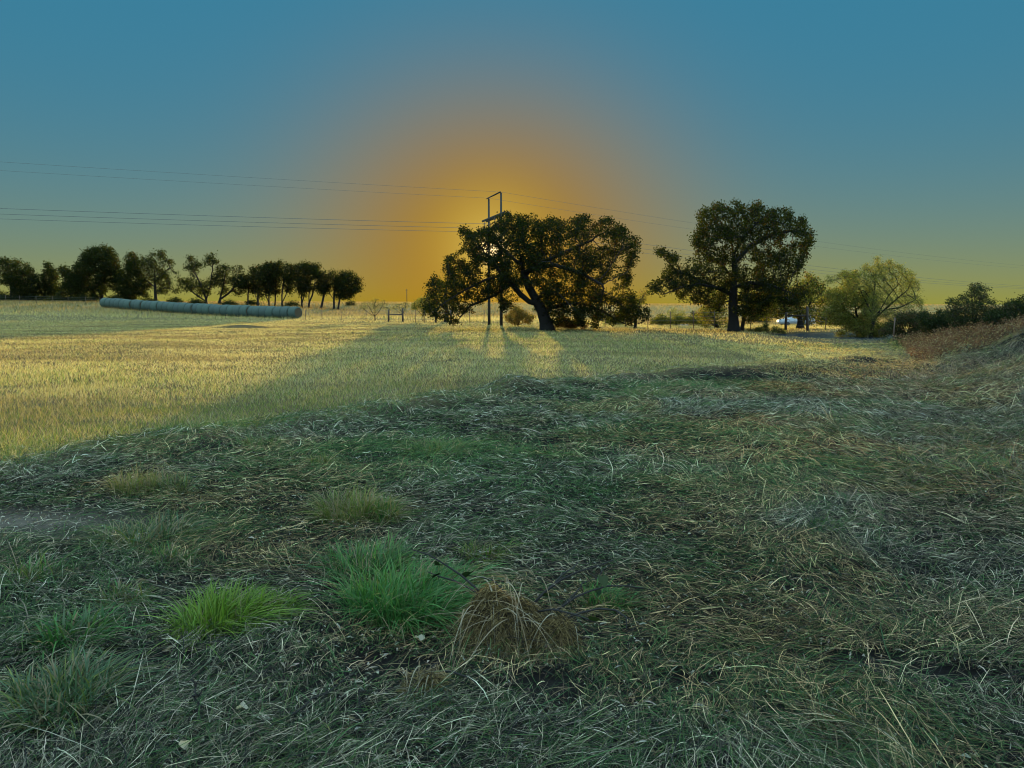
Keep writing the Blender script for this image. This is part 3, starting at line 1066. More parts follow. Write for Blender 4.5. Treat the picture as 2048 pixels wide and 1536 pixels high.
tree('oak_tree', 'oak standing some way behind the sunlit side of the leaning oak, mostly hidden by it', 'oak tree', 76.0,
     [[(893, 640), (893, 620), (890, 590), (895, 560)], [(893, 620), (870, 600, .5), (860, 585, .5)], [(892, 605), (910, 580), (920, 560)]],
     [(868, 585, 16), (880, 568, 16), (900, 560, 16), (858, 604, 12), (912, 580, 14), (890, 604, 18), (865, 618, 10), (905, 540, 10)],
     1300, 2.6, .2, 9, .17, .22, OAK + GOLD, [1, 2, 2, 2, 2, 2, 1, 1], 35, gap=.40, r_tip=.014, thin=.04, step=.3, kill=.4)

# the far line of trees beyond the bales, one by one ------------------
FT = dict(step=.34, kill=.45, infl=2.2, r_tip=.022, thin=.055, gscale=1.7, sides=5, droop=0)
far = [
    ('dense dark oak at the very end of the far tree line', 150, [[(22, 604), (22, 580), (20, 560)], [(22, 590), (45, 570), (55, 560)]], [(18, 548, 26), (50, 560, 24), (12, 575, 28), (45, 582, 22), (5, 530, 14), (70, 572, 12), (28, 530, 12)], 420, 4.0, .3, 0),
    ('ragged small oak filling the space next to the end oak of the far line', 152, [[(96, 605), (97, 585), (98, 565)]], [(96, 562, 18), (104, 544, 12), (88, 578, 16), (110, 578, 14), (92, 530, 6)], 200, 2.8, .2, 0),
    ('squat dark oak tucked under the tallest tree of the far line', 147, [[(142, 606), (142, 590), (145, 570)]], [(142, 562, 18), (152, 580, 18), (132, 545, 12), (130, 580, 12), (160, 560, 14)], 240, 3.0, .22, 0),
    ('tallest tree of the far line, domed with a dark divided trunk', 146, [[(204, 612), (202, 585), (198, 560), (190, 530)], [(203, 600), (190, 590), (182, 575), (172, 550)], [(200, 570), (215, 550), (228, 525)]],
     [(182, 512, 18), (205, 508, 18), (170, 530, 18), (218, 525, 16), (192, 535, 22), (165, 560, 16), (222, 555, 16), (200, 565, 16), (232, 540, 10), (180, 578, 12), (150, 540, 8)], 560, 4.0, .36, 0),
    ('dark clump oak with three thin stems behind the end of the bale row', 144, [[(260, 605), (258, 585), (256, 565)], [(259, 598), (246, 585), (244, 570)], [(260, 598), (272, 585), (278, 570)]],
     [(262, 522, 14), (270, 535, 16), (250, 552, 16), (270, 562, 18), (245, 575, 14), (285, 575, 14), (262, 580, 12)], 360, 3.2, .22, 0),
    ('round airy oak with open branches and a short trunk in the far line', 143, [[(312, 610), (311, 590), (310, 565), (309, 540)], [(311, 585), (330, 575), (348, 580)], [(311, 575), (292, 560), (282, 550)], [(310, 565), (328, 545), (340, 535)]],
     [(315, 520, 16), (298, 530, 14), (335, 530, 14), (285, 552, 14), (345, 555, 14), (355, 580, 10), (310, 545, 18), (290, 575, 12), (330, 575, 14), (322, 508, 8), (360, 565, 8)], 420, 3.6, .28, 1),
    ('airy oak forking low into three upright heads behind the bales', 141, [[(412, 612), (412, 598), (405, 575), (392, 550)], [(412, 600), (420, 575), (424, 545)], [(411, 602), (390, 588), (375, 575)]],
     [(386, 532, 14), (424, 528, 15), (392, 560, 18), (425, 560, 14), (374, 572, 14), (408, 580, 12), (425, 515, 8), (380, 520, 8)], 380, 3.2, .26, 1),
    ('leaning airy oak with a bare crooked limb beside the grove', 141, [[(438, 612), (442, 590), (448, 565), (452, 540)], [(441, 598), (456, 588), (466, 578), (474, 560)]],
     [(448, 540, 12), (470, 540, 13), (440, 562, 16), (462, 560, 10), (480, 560, 12), (476, 580, 14), (445, 585, 10), (486, 572, 10)], 330, 3.0, .24, 1),
    ('small oak at the edge of the grove nearest the airy oaks', 142, [[(496, 610), (496, 590), (498, 572)]], [(498, 566, 16), (486, 574, 10), (505, 548, 12), (510, 580, 10)], 180, 2.4, .14, 2),
    ('second oak in the grove with a pair of close thick stems', 140, [[(516, 611), (516, 590), (520, 565), (522, 545)], [(516, 605), (510, 590), (508, 570)]], [(520, 545, 16), (512, 560, 14), (528, 564, 16), (535, 535, 10), (520, 582, 10)], 230, 2.8, .18, 2),
    ('thin stemmed oak in the heart of the grove', 140, [[(538, 612), (538, 590), (540, 560)], [(538, 606), (531, 590), (531, 570)]], [(540, 540, 15), (532, 560, 14), (548, 560, 14), (540, 578, 11)], 200, 2.6, .15, 2),
    ('slim crooked oak between thicker stems of the grove', 142, [[(550, 612), (551, 590), (552, 560)]], [(556, 540, 14), (550, 560, 14), (562, 566, 12), (552, 580, 10)], 180, 2.4, .14, 2),
    ('broad topped oak where the first grove thins out', 140, [[(564, 613), (564, 590), (568, 560)], [(564, 606), (572, 590), (575, 570)]], [(574, 540, 14), (566, 558, 14), (582, 560, 10), (572, 580, 10), (588, 548, 8)], 210, 2.6, .16, 2),
    ('double stemmed oak opening the second grove', 139, [[(604, 612), (603, 590), (602, 560)], [(604, 606), (609, 590), (612, 565)]], [(602, 546, 16), (598, 566, 12), (614, 540, 14), (610, 568, 14), (604, 584, 10)], 240, 2.8, .17, 2),
    ('dark twin trunked oak in the middle of the second grove', 138, [[(618, 613), (618, 590), (622, 560)], [(618, 606), (625, 590), (630, 565)]], [(625, 548, 16), (632, 562, 16), (618, 572, 13), (640, 575, 12), (632, 535, 8)], 240, 2.8, .18, 2),
    ('sturdy slanting oak in the second grove', 137, [[(642, 616), (648, 590), (654, 565)]], [(650, 550, 16), (660, 566, 16), (645, 578, 12), (638, 545, 10)], 210, 2.8, .2, 2),
    ('oak with a thick low branch near the open end of the second grove', 136, [[(668, 615), (668, 592), (672, 565)], [(668, 600), (658, 585), (655, 570)]], [(672, 552, 15), (680, 566, 16), (662, 575, 12), (676, 585, 10)], 220, 2.8, .18, 2),
    ('last oak of the second grove, spreading out over open grass', 135, [[(676, 618), (680, 595), (690, 570)], [(680, 595), (700, 580), (712, 576)]], [(690, 560, 16), (702, 566, 14), (712, 578, 10), (690, 585, 14), (704, 548, 6), (700, 590, 8)], 260, 2.8, .17, 2),
]
for i, (lab, D, limbs, blobs, na, dep, rb, kind) in enumerate(far):
    cols, pr, nl, gp = ((DARKG + OAK, [3, 2, 1, 2, 2, 2, .6], 16, .36), (OAK + DARKG, [2, 3, 2, .6, 1, 1, 1], 9, .44), (OAK, [3, 3, 2, 1.5], 15, .38))[kind]
    tree('oak_tree', lab, 'oak tree', D, limbs, [(q[0], q[1] - 1, q[2] * 1.28) for q in blobs] + ([(q[0] + 3, q[1] + 15, q[2] * .75) for q in blobs if q[1] > 540] if kind == 0 else []), na * (5 if kind == 0 else 4), dep, rb, nl, .26, .34, cols, pr, 100 + i, gap=gp, group='oaks of the far tree line', **FT)


# ------------------------------------------------------------------ shrubs
def shrub(name, label, px, py, D, blobs, natt, depth, n_leaf, leaf, spread, cols, probs, seed, step=.16, kill=.2, gap=.3, r_tip=.005, rb=.03,
          group=None, aspect=.5, stems=4, thin=.03, z_off=0.0, cat='shrub'):
    limbs = [[(px, py), (px, py - 3)]]
    r = random.Random(seed)
    bl = blobs
    for k in range(stems):
        b_ = bl[k % len(bl)]
        limbs.append([(px, py - 1), ((px + b_[0]) / 2, (py * 1.1 + b_[1] * .9) / 2, r.uniform(-.2, .2) * depth), (b_[0], b_[1], r.uniform(-.4, .4) * depth)])
    return tree(name, label, cat, D, limbs, blobs, int(natt * 3.2), depth, rb, n_leaf, leaf, spread, cols, probs, seed, step=step * .72, kill=kill * .66, infl=step * 5, gap=gap + .04,
                gscale=step * 4, r_tip=r_tip, thin=thin, group=group, leaf_aspect=aspect, sides=5, base_flare=False, lm_mat=None if ('yellow' in name or 'thorn' in name) else M_BRUSH)


BRUSH = [(.05, .075, .022), (.065, .09, .028), (.10, .10, .035), (.12, .085, .045)]
shrub('round_shrub', 'tall round dark shrub with bare twigs sticking out, on top of the bank', 1945, 668, 26, [(1945, 600, 28), (1930, 625, 32), (1962, 585, 20), (1905, 625, 18), (1975, 615, 26), (1985, 640, 20), (1925, 650, 26), (1960, 640, 26), (1948, 575, 12), (1900, 600, 10)],
      1200, 1.0, 13, .05, .06, BRUSH, [3, 3, 2, 1], 51, gap=.33)
shrub('bramble_bush', 'low dark bramble running along the bank at the edge of the view', 2030, 680, 24, [(2030, 618, 24), (2055, 612, 30), (2005, 632, 26), (2030, 640, 30), (1985, 640, 20), (2060, 640, 30), (2045, 655, 30), (2010, 662, 24), (2080, 640, 34), (1985, 655, 18), (2040, 610, 10)],
      1500, 1.0, 18, .055, .06, DARKG + BRUSH, [4, 3, 2, 1, 1, 1, 1], 52, gap=.2)
shrub('bramble_bush', 'dense dark bramble below the tall round shrub', 1890, 682, 29, [(1880, 655, 22), (1905, 660, 24), (1860, 662, 20), (1925, 668, 22), (1850, 636, 16), (1945, 655, 26), (1880, 630, 14), (1900, 634, 16), (1970, 650, 22), (1925, 648, 22), (1865, 650, 20)],
      1700, 1.0, 18, .06, .07, DARKG + BRUSH, [4, 3, 2, 1, 1, 1, 1], 53, gap=.2)
shrub('bramble_bush', 'brown and green brush sloping down from the round shrub to the pale tree', 1810, 676, 35, [(1805, 640, 18), (1825, 634, 16), (1845, 638, 14), (1785, 654, 16), (1842, 648, 18), (1860, 642, 14), (1768, 662, 12), (1830, 666, 16), (1800, 668, 14), (1815, 634, 8)],
      1200, 1.2, 14, .07, .09, BRUSH + [(.16, .10, .05)], [2, 2, 2, 2, 3], 54, gap=.25)
shrub('weedy_shrub', 'bright green weedy growth at the foot of the bank below the brambles', 1815, 715, 30, [(1800, 695, 14), (1825, 690, 16), (1850, 688, 16), (1780, 700, 8), (1840, 702, 10), (1870, 680, 12)],
      450, .9, 16, .05, .07, [(.07, .14, .03), (.10, .17, .04), (.06, .10, .03)], [3, 3, 2], 55, gap=.2)
# branch tips of a tree that stands just outside the frame
tree('roadside_tree', 'tree standing beyond the edge of view with a few leafy tips poking in', 'tree', 30.0,
     [[(2230, 690), (2228, 620), (2215, 560), (2190, 510)], [(2220, 580), (2150, 540), (2075, 520)], [(2200, 530), (2240, 480), (2260, 440)]],
     [(2190, 480, 60), (2250, 500, 60), (2130, 500, 45), (2080, 515, 26), (2062, 538, 10), (2058, 508, 10), (2230, 420, 50)], 700, 2.5, .18, 16, .08, .12, OAK, [3, 3, 2, 1], 61, gap=.36, r_tip=.008, thin=.02)

# small bare and golden bushes along the fences
shrub('thorn_bush', 'bare branching thorn bush in front of the distant rise, near the wooden brace posts', 750, 634, 84, [(735, 608, 12), (750, 605, 14), (766, 610, 12), (725, 616, 8), (775, 618, 8), (748, 620, 10)],
      420, 1.2, 3, .09, .1, WISP, [2, 2, 1], 71, step=.24, kill=.3, gap=.2, r_tip=.010, rb=.06, aspect=.3, group='thorn bushes along the fence')
shrub('thorn_bush', 'small twiggy bush just behind the wooden brace posts', 806, 630, 88, [(798, 612, 10), (812, 610, 9), (806, 618, 9), (788, 616, 6)],
      260, 1.0, 3, .09, .1, WISP, [2, 2, 1], 72, step=.24, kill=.3, gap=.2, r_tip=.010, rb=.05, aspect=.3, group='thorn bushes along the fence')
shrub('yellow_bush', 'pale yellow bush glowing behind the tip of the leaning oak', 846, 632, 80, [(842, 606, 16), (858, 600, 14), (830, 614, 10), (868, 612, 14), (852, 618, 12), (878, 590, 10)],
      500, 1.5, 8, .12, .14, GOLD + WISP, [2, 2, 2, 1, 2, 2, 1], 73, step=.24, kill=.3, gap=.28, r_tip=.008, rb=.05)
shrub('yellow_bush', 'orange brown bush lit from behind, between the pole pair and the oak trunk', 1035, 652, 60, [(1030, 625, 14), (1045, 630, 14), (1018, 636, 10), (1058, 638, 12), (1030, 642, 10)],
      480, 1.2, 12, .10, .12, [(.22, .13, .04), (.17, .15, .04), (.13, .09, .03)], [3, 2, 2], 74, step=.2, kill=.26, gap=.25)
shrub('yellow_bush', 'low rusty scrub tucked against the foot of the leaning oak', 1135, 656, 54, [(1130, 644, 10), (1150, 646, 10), (1118, 650, 8), (1165, 650, 8), (1142, 652, 8)],
      320, .8, 14, .09, .10, [(.12, .06, .03), (.09, .08, .03)], [3, 2], 75, step=.16, kill=.2, gap=.2)
shrub('yellow_bush', 'low yellow green undergrowth hiding the feet of the stems beside the pond', 1712, 676, 42.5, [(1716, 654, 12), (1738, 658, 14), (1762, 660, 14), (1778, 654, 12), (1725, 668, 10), (1750, 668, 12), (1680, 668, 8)],
      700, .9, 12, .08, .09, GOLD + WISP, [2, 2, 1, 1, 2, 2, 1], 78, step=.16, kill=.2, gap=.2)
shrub('yellow_bush', 'feathery pale bush beyond the fence, between the two big oaks', 1350, 648, 78, [(1345, 628, 12), (1360, 632, 12), (1330, 636, 9), (1372, 638, 8)],
      320, 1.2, 5, .10, .12, WISP, [2, 2, 1], 76, step=.24, kill=.3, gap=.2)
shrub('yellow_bush', 'dull green brush at the foot of the tall upright oak', 1535, 668, 48, [(1530, 656, 10), (1515, 660, 8), (1550, 660, 9), (1498, 662, 6), (1565, 664, 7)],
      300, .7, 12, .07, .09, BRUSH + WISP, [2, 2, 2, 2, 1, 1, 1], 77, step=.14, kill=.18, gap=.2)
for i, (x0, lab) in enumerate([(1318, 'low golden brush along the wire fence, nearest the drooping branches of the leaning oak'), (1352, 'low golden brush along the wire fence, midway between the two big oaks'), (1392, 'low golden brush along the wire fence, nearest the upright oak'),
                               (1230, 'low brush under the curved bare limb of the leaning oak')]):
    shrub('yellow_bush', lab, x0, 648, 68, [(x0, 640, 10), (x0 - 14, 643, 8), (x0 + 14, 642, 9), (x0 + 4, 634, 6)], 420, 1.2, 11, .11, .13, GOLD + OAK, [3, 3, 1, 1, 2, 2, 1, 1], 400 + i, step=.22, kill=.28, gap=.22)
for i, (x0, D_, r_, lab) in enumerate([(1395, 110, 14, 'hazy bush beyond the fence behind the low golden scrub'), (1200, 130, 13, 'distant bush glimpsed under the limbs of the leaning oak'),
                                       (1250, 140, 12, 'distant bush glimpsed near the curved bare limb'), (1085, 150, 10, 'distant bush glimpsed past the leaning trunk'),
                                       (1690, 90, 16, 'dark bush on the far shore of the pond'), (1660, 95, 14, 'dark bush beyond the pond beside the white car'), (700, 150, 6, 'low bush on the rise beyond the second grove'),
                                       (1520, 120, 12, 'dim bush beyond the fence behind the upright oak')]):
    by = 612 + (1.6 - float(H((x0 - 1024) / F * D_, D_))) / D_ * F
    shrub('distant_bush', lab, x0, by, D_, [(x0, by - r_, r_), (x0 + r_, by - r_ * .7, r_ * .8), (x0 - r_, by - r_ * .6, r_ * .7)], 170, 1.5, 14, .2, .25,
          GOLD + OAK, [1, 2, 1, 1, 2, 2, 2, 1], 80 + i, step=.4, kill=.5, gap=.25, r_tip=.015, rb=.06, stems=3, thin=.06, group='bushes beyond the fence')


for i, (x0, D_, r_) in enumerate([(8, 148, 11), (62, 149, 11), (118, 147, 10), (168, 144, 11), (232, 143, 10), (296, 142, 7), (350, 141, 7), (392, 139, 7), (458, 139, 6), (505, 144, 6), (585, 143, 6)]):
    by = 612 + (1.6 - float(H((x0 - 1024) / F * D_, D_))) / D_ * F
    shrub('undergrowth_bush', 'low dark bush under the far tree line, %s counting from its shaded end' % ['first', 'second', 'third', 'fourth', 'fifth', 'sixth', 'seventh', 'eighth', 'ninth', 'tenth', 'eleventh'][i], x0, by, D_,
          [(x0, by - r_ * .7, r_), (x0 + r_ * 1.6, by - r_ * .5, r_ * .8), (x0 - r_ * 1.6, by - r_ * .5, r_ * .8)], 230, 1.5, 13, .22, .3,
          DARKG + OAK, [2, 2, 1, 1, 1, 1, 0], 300 + i, step=.4, kill=.5, gap=.2, r_tip=.015, rb=.06, stems=3, thin=.06, group='low bushes under the far tree line')

# ------------------------------------------------------------------ dry weeds on the bank
def build_weeds():
    n = 9000
    y = rng.uniform(16.5, 30, n)
    x = bank_x(y) + rng.uniform(-.6, 7.5, n)
    keep = (fbm(x, y, 1.2, 91) > .38) & ((y > 20) | (x > bank_x(y) + 2.2))
    x, y = x[keep], y[keep]
    n = len(x)
    h = (.26 + .32 * fbm(x, y, 1.5, 92)) * (.7 + .5 * rng.random(n))
    C = pick([(.13, .055, .028), (.18, .085, .04), (.08, .04, .022)], [3, 3, 2], n)
    P, W, S, C = standing(x, y, h, .008 + .006 * rng.random(n), .3 + .6 * rng.random(n), C, K=4)
    V1, L1, S1 = ribbons(P, W, S)
    c1 = np.repeat(C, 8, axis=0)
    # seed heads
    tips = P[:, 3][:, None, :] + rng.normal(0, .045, (n, 9, 3)) - np.array([0, 0, .05])
    tips = tips.reshape(-1, 3)
    m = len(tips)
    a = rng.normal(0, 1, (m, 3))
    a /= np.linalg.norm(a, axis=1)[:, None]
    b = np.cross(a, rng.normal(0, 1, (m, 3)))
    b /= np.linalg.norm(b, axis=1)[:, None]
    s = (.014 + .018 * rng.random(m))[:, None]
    V2 = np.stack([tips - a * s, tips + b * s * .6, tips + a * s, tips - b * s * .6], 1).reshape(-1, 3)
    c2 = np.repeat(pick([(.26, .14, .065), (.16, .075, .035), (.40, .27, .14)], [3, 3, 1.6], m), 4, axis=0)
    V = np.concatenate([V1, V2])
    L = np.concatenate([L1, np.arange(m * 4) + len(V1)])
    S_ = np.concatenate([S1, np.full(m, 4)])
    me = new_mesh('dry_weeds', V, L, S_, np.concatenate([c1, c2]))
    link('dry_weeds', me, M_STRAW, kind='stuff', cat='weeds', label='reddish brown seeding weeds crowding the top of the bank')


build_weeds()


# ------------------------------------------------------------------ hay bales
def mat_wrap():
    m = bpy.data.materials.new('net_wrapped_hay')
    m.use_nodes = True
    b = NB(m.node_tree)
    m.node_tree.nodes.clear()
    out = b.n('ShaderNodeOutputMaterial')
    p = b.n('ShaderNodeBsdfPrincipled')
    p.inputs['Roughness'].default_value = .75
    t = b.n('ShaderNodeTexCoord')
    oi = b.n('ShaderNodeObjectInfo')
    mp = b.n('ShaderNodeMapping')
    mp.inputs['Scale'].default_value = (14, .8, .8)
    b.l(t.outputs['Object'], mp.inputs['Vector'])
    n1 = b.n('ShaderNodeTexNoise', noise_dimensions='4D')
    n1.inputs['Scale'].default_value = 1.0
    n1.inputs['Detail'].default_value = 4
    b.l(mp.outputs[0], n1.inputs['Vector'])
    b.l(b.m('MULTIPLY', oi.outputs['Random'], 30.0), n1.inputs['W'])
    n2 = b.n('ShaderNodeTexNoise')
    n2.inputs['Scale'].default_value = 9
    b.l(t.outputs['Object'], n2.inputs['Vector'])
    c = b.mix(n1.outputs['Fac'], (.014, .030, .022, 1), (.080, .150, .120, 1))
    c = b.mix(b.m('MULTIPLY', n2.outputs['Fac'], .5), c, (.05, .055, .035, 1))
    c = b.mix(b.m('MULTIPLY', oi.outputs['Random'], .6), c, (.04, .06, .055, 1))
    b.l(c, p.inputs['Base Color'])
    bp = b.n('ShaderNodeBump')
    bp.inputs['Strength'].default_value = .5
    b.l(n1.outputs['Fac'], bp.inputs['Height'])
    b.l(bp.outputs[0], p.inputs['Normal'])
    b.l(p.outputs[0], out.inputs['Surface'])
    return m


M_WRAP = mat_wrap()
M_HAYEND = mat_plain('hay_end', (.11, .08, .045), .95, .5, 18, bump=.8, col2=(.05, .037, .02))


def bale_parts(seed):
    r = np.random.default_rng(seed)
    seg = 40
    xs = np.array([-.60, -.585, -.55, -.45, -.3, -.15, 0, .15, .3, .45, .55, .585, .60])
    rr = np.array([.57, .66, .73, .785, .80, .80, .808, .80, .80, .785, .73, .66, .57]) + r.normal(0, .004, 13)
    a = np.linspace(0, 2 * pi, seg, endpoint=False)
    sag = 1 - .05 * np.clip(-np.sin(a), 0, 1) ** 3          # flattened where it sits
    V = []
    for x_, r_ in zip(xs, rr):
        wob = 1 + .008 * np.sin(3 * a + r.random() * 6) + r.normal(0, .003, seg)
        V.append(np.stack([np.full(seg, x_), np.cos(a) * r_ * wob, np.sin(a) * r_ * wob * sag], -1))
    V = np.concatenate(V)
    n = len(xs)
    i = np.arange(n - 1)[:, None] * seg + np.arange(seg)[None, :]
    j = np.arange(n - 1)[:, None] * seg + (np.arange(seg)[None, :] + 1) % seg
    q = np.stack([i, j, j + seg, i + seg], -1).reshape(-1, 4)
    body = new_mesh('net_wrap', V, q.ravel(), np.full(len(q), 4), None, True)
    ends = []
    for sgn in (-1, 1):
        rings = [.57, .6, .5, .4, .3, .2, .1, .02]
        E = []
        for k, r_ in enumerate(rings):
            dz = .0 if k == 0 else (.02 * (k % 2) - .015 + r.normal(0, .006, seg))
            E.append(np.stack([sgn * (.598 + dz * np.ones(seg)), np.cos(a) * r_, np.sin(a) * r_ * sag], -1))
        E = np.concatenate(E)
        i = np.arange(len(rings) - 1)[:, None] * seg + np.arange(seg)[None, :]
        j = np.arange(len(rings) - 1)[:, None] * seg + (np.arange(seg)[None, :] + 1) % seg
        q = np.stack([i, j, j + seg, i + seg], -1).reshape(-1, 4)
        ends.append(new_mesh('hay_face', E, q.ravel(), np.full(len(q), 4)))
    return body, ends


ORD = ['first', 'second', 'third', 'fourth', 'fifth', 'sixth', 'seventh', 'eighth', 'ninth', 'tenth', 'eleventh', 'twelfth', 'thirteenth', 'fourteenth',
       'fifteenth', 'sixteenth', 'seventeenth', 'eighteenth', 'nineteenth', 'twentieth', 'twenty-first', 'twenty-second', 'twenty-third', 'twenty-fourth',
       'twenty-fifth', 'twenty-sixth', 'twenty-seventh', 'twenty-eighth', 'twenty-ninth', 'thirtieth', 'thirty-first', 'thirty-second', 'thirty-third']


def build_bales():
    p0 = np.array([-27.3, 99.0])
    p1 = np.array([-63.3, 120.5])
    NBALE = 33
    d = (p1 - p0)
    d /= np.linalg.norm(d)
    ang = math.atan2(d[1], d[0])
    protos = []
    for v in range(3):
        body, ends = bale_parts(v)
        root = bpy.data.objects.new('hay_bale', body)
        body.materials.append(M_WRAP)
        kids = []
        for e in ends:
            k = bpy.data.objects.new('hay_face', e)
            e.materials.append(M_HAYEND)
            k.parent = root
            kids.append(k)
        protos.append((root, kids))
    used = set()
    for i in range(NBALE):
        v = i % 3
        if v not in used:
            root, kids = protos[v]
            used.add(v)
        else:
            root = protos[v][0].copy()
            kids = []
            for k in protos[v][1]:
                c_ = k.copy()
                c_.parent = root
                kids.append(c_)
        COL.objects.link(root)
        for k in kids:
            COL.objects.link(k)
        t = (i + .5) / NBALE
        pos = p0 + (p1 - p0) * t + np.array([rng.normal(0, .02), rng.normal(0, .15)])
        root.location = (pos[0], pos[1], float(H(pos[0], pos[1])) + .755 + rng.normal(0, .012))
        root.rotation_euler = (rng.normal(0, .05), rng.normal(0, .01), ang + rng.normal(0, .02))
        s = 1 + rng.normal(0, .03)
        root.scale = (1.04, s, s)
        if i == 0:
            lab = 'round hay bale closing the open end of the long row, its brown end face showing'
        elif i == NBALE - 1:
            lab = 'round hay bale at the far end of the long row, under the tallest far tree'
        else:
            lab = 'round hay bale in the long row, %s from the end showing its brown face' % ORD[i]
        tag(root, lab, 'hay bale', 'round hay bales laid end to end in a row')


build_bales()

# ------------------------------------------------------------------ power line
M_POLE = mat_plain('weathered_pole', (.05, .04, .028), .9, .4, 5, bump=.4)
M_WIRE = mat_plain('aluminium_cable', (.10, .10, .10), .5, .1, 5, bump=0)
M_PORC = mat_plain('glazed_insulator', (.16, .10, .07), .3, .1, 5, bump=0)
PR = np.array([-.86, 62.0])
PL = np.array([-1.93, 65.5])


def hframe(a, b, label, hgt=10.45, armz=8.75):
    """two-pole H frame: a is the nearer foot, b the further one"""
    za, zb = float(H(*a)), float(H(*b))
    root = link('power_pylon', None, None, None, (a[0], a[1], za), label, 'power pylon', 'two-pole pylons of the power line')
    o = np.array([a[0], a[1], za])
    A = np.array([a[0], a[1], za])
    Bv = np.array([b[0], b[1], zb])
    top = za + hgt
    u = (Bv - A) / np.linalg.norm(Bv - A)
    u[2] = 0
    for P_, zt in ((A, top), (Bv, top)):
        m = MB().tube([P_ - o + (0, 0, -.2), P_ - o + (0, 0, 4), (P_[0] - o[0], P_[1] - o[1], zt - o[2])], [.125, .11, .075], 12)
        link('pole', m.mesh('pole', True), M_POLE, root)
    pa = np.array([A[0], A[1], top]) - o
    pb = np.array([Bv[0], Bv[1], top]) - o
    side = np.array([-u[1], u[0], 0])
    m = MB().tube([pa + (0, 0, .02) - u * .18 + side * .12, pb + (0, 0, .02) + u * .12 + side * .12], .06, 8)
    link('top_beam', m.mesh('top_beam', True), M_POLE, root)
    ca = np.array([A[0], A[1], armz + za]) - o
    cb = np.array([Bv[0], Bv[1], armz + za]) - o
    rz = math.atan2(u[1], u[0])
    mid = (ca - u * 1.6 + cb + u * 1.5) / 2
    ln = np.linalg.norm((cb + u * 1.5) - (ca - u * 1.6))
    for s_ in (-1, 1):
        m = MB().box(tuple(mid + side * .17 * s_), (ln, .09, .16), rz, .01)
        link('crossarm', m.mesh('crossarm'), M_POLE, root)
    ins = []
    for base in (ca - u * 1.5, (ca + cb) / 2, cb + u * 1.4):
        m = MB()
        for k in range(6):
            zc = base[2] - .16 - k * .12
            m.tube([(base[0], base[1], zc), (base[0], base[1], zc - .02), (base[0], base[1], zc - .05)], [.03, .12, .07], 10)
        m.tube([(base[0], base[1], base[2]), (base[0], base[1], base[2] - .9)], .02, 6)
        link('insulator', m.mesh('insulator', True), M_PORC, root)
        ins.append(base + o - (0, 0, .9))
    tops = [pa + o + (0, 0, .05), pb + o + (0, 0, .05)]
    return tops, ins


T0, I0 = hframe(PR, PL, 'two-pole wooden power pylon rising behind the sunlit side of the leaning oak')
# neighbouring frames, out of the picture on either side
lft = np.array([-31.4, -13.4])
lft /= np.linalg.norm(lft)
rgt = np.array([84.8, 65.0])
rgt /= np.linalg.norm(rgt)
wdir = (PR - PL) / np.linalg.norm(PR - PL)
fl = np.array([PR[0], PR[1]]) + lft * 82
fr = np.array([PR[0], PR[1]]) + rgt * 185
TL, IL = hframe(fl, fl - wdir * 3.66, 'two-pole wooden power pylon beyond the hay bale side of the view', 10.9, 8.6)
TR, IR = hframe(fr, fr - wdir * 3.66, 'two-pole wooden power pylon beyond the bramble side of the view', 10.2, 7.6)


def wire(p, q, sag, r, label):
    s = np.linspace(0, 1, 40)
    P_ = p[None] * (1 - s[:, None]) + q[None] * s[:, None]
    P_[:, 2] -= sag * 4 * s * (1 - s)
    return P_


WN = ['upper shield wire on the near pole of the pylon', 'lower shield wire on the far pole of the pylon', 'top one of the three power cables hung from the crossarm',
      'middle one of the three power cables hung from the crossarm', 'lowest of the three power cables hung from the crossarm']
for k in range(5):
    if k < 2:
        a, b_, c_ = TL[k], T0[k], TR[k]
        r_ = .008
        sg = (.25, 1.7)
    else:
        a, b_, c_ = IL[k - 2], I0[k - 2], IR[k - 2]
        r_ = .013
        sg = (.35, 1.9)
    P1 = wire(np.array(a), np.array(b_), sg[0], r_, '')
    P2 = wire(np.array(b_), np.array(c_), sg[1], r_, '')
    PP = np.concatenate([P1, P2[1:]])
    o0 = PP[0].copy()
    V, L, S_ = tube_paths([(PP - o0, np.full(len(PP), r_))], 5)
    link('power_cable', new_mesh('power_cable', V, L, S_), M_WIRE, None, tuple(o0), WN[k], 'power cable', 'cables of the power line')

# thin distant pole on the skyline
x_, y_ = (815 - 1024) / F * 330, 330
zz = float(H(x_, y_))
root = link('utility_pole', None, None, None, (x_, y_, zz), 'thin distant utility pole alone on the skyline', 'utility pole')
link('pole', MB().tube([(0, 0, -.2), (0, 0, 6.5)], [.16, .11], 8).mesh('pole', True), M_POLE, root)
link('crossarm', MB().box((0, 0, 6.0), (1.2, .1, .12)).mesh('crossarm'), M_POLE, root)

# ------------------------------------------------------------------ fences
M_POST = mat_plain('fence_post', (.07, .05, .04), .9, .4, 8, bump=.4)
M_STEEL = mat_plain('rusty_steel_post', (.12, .07, .045), .7, .3, 8, bump=.1)


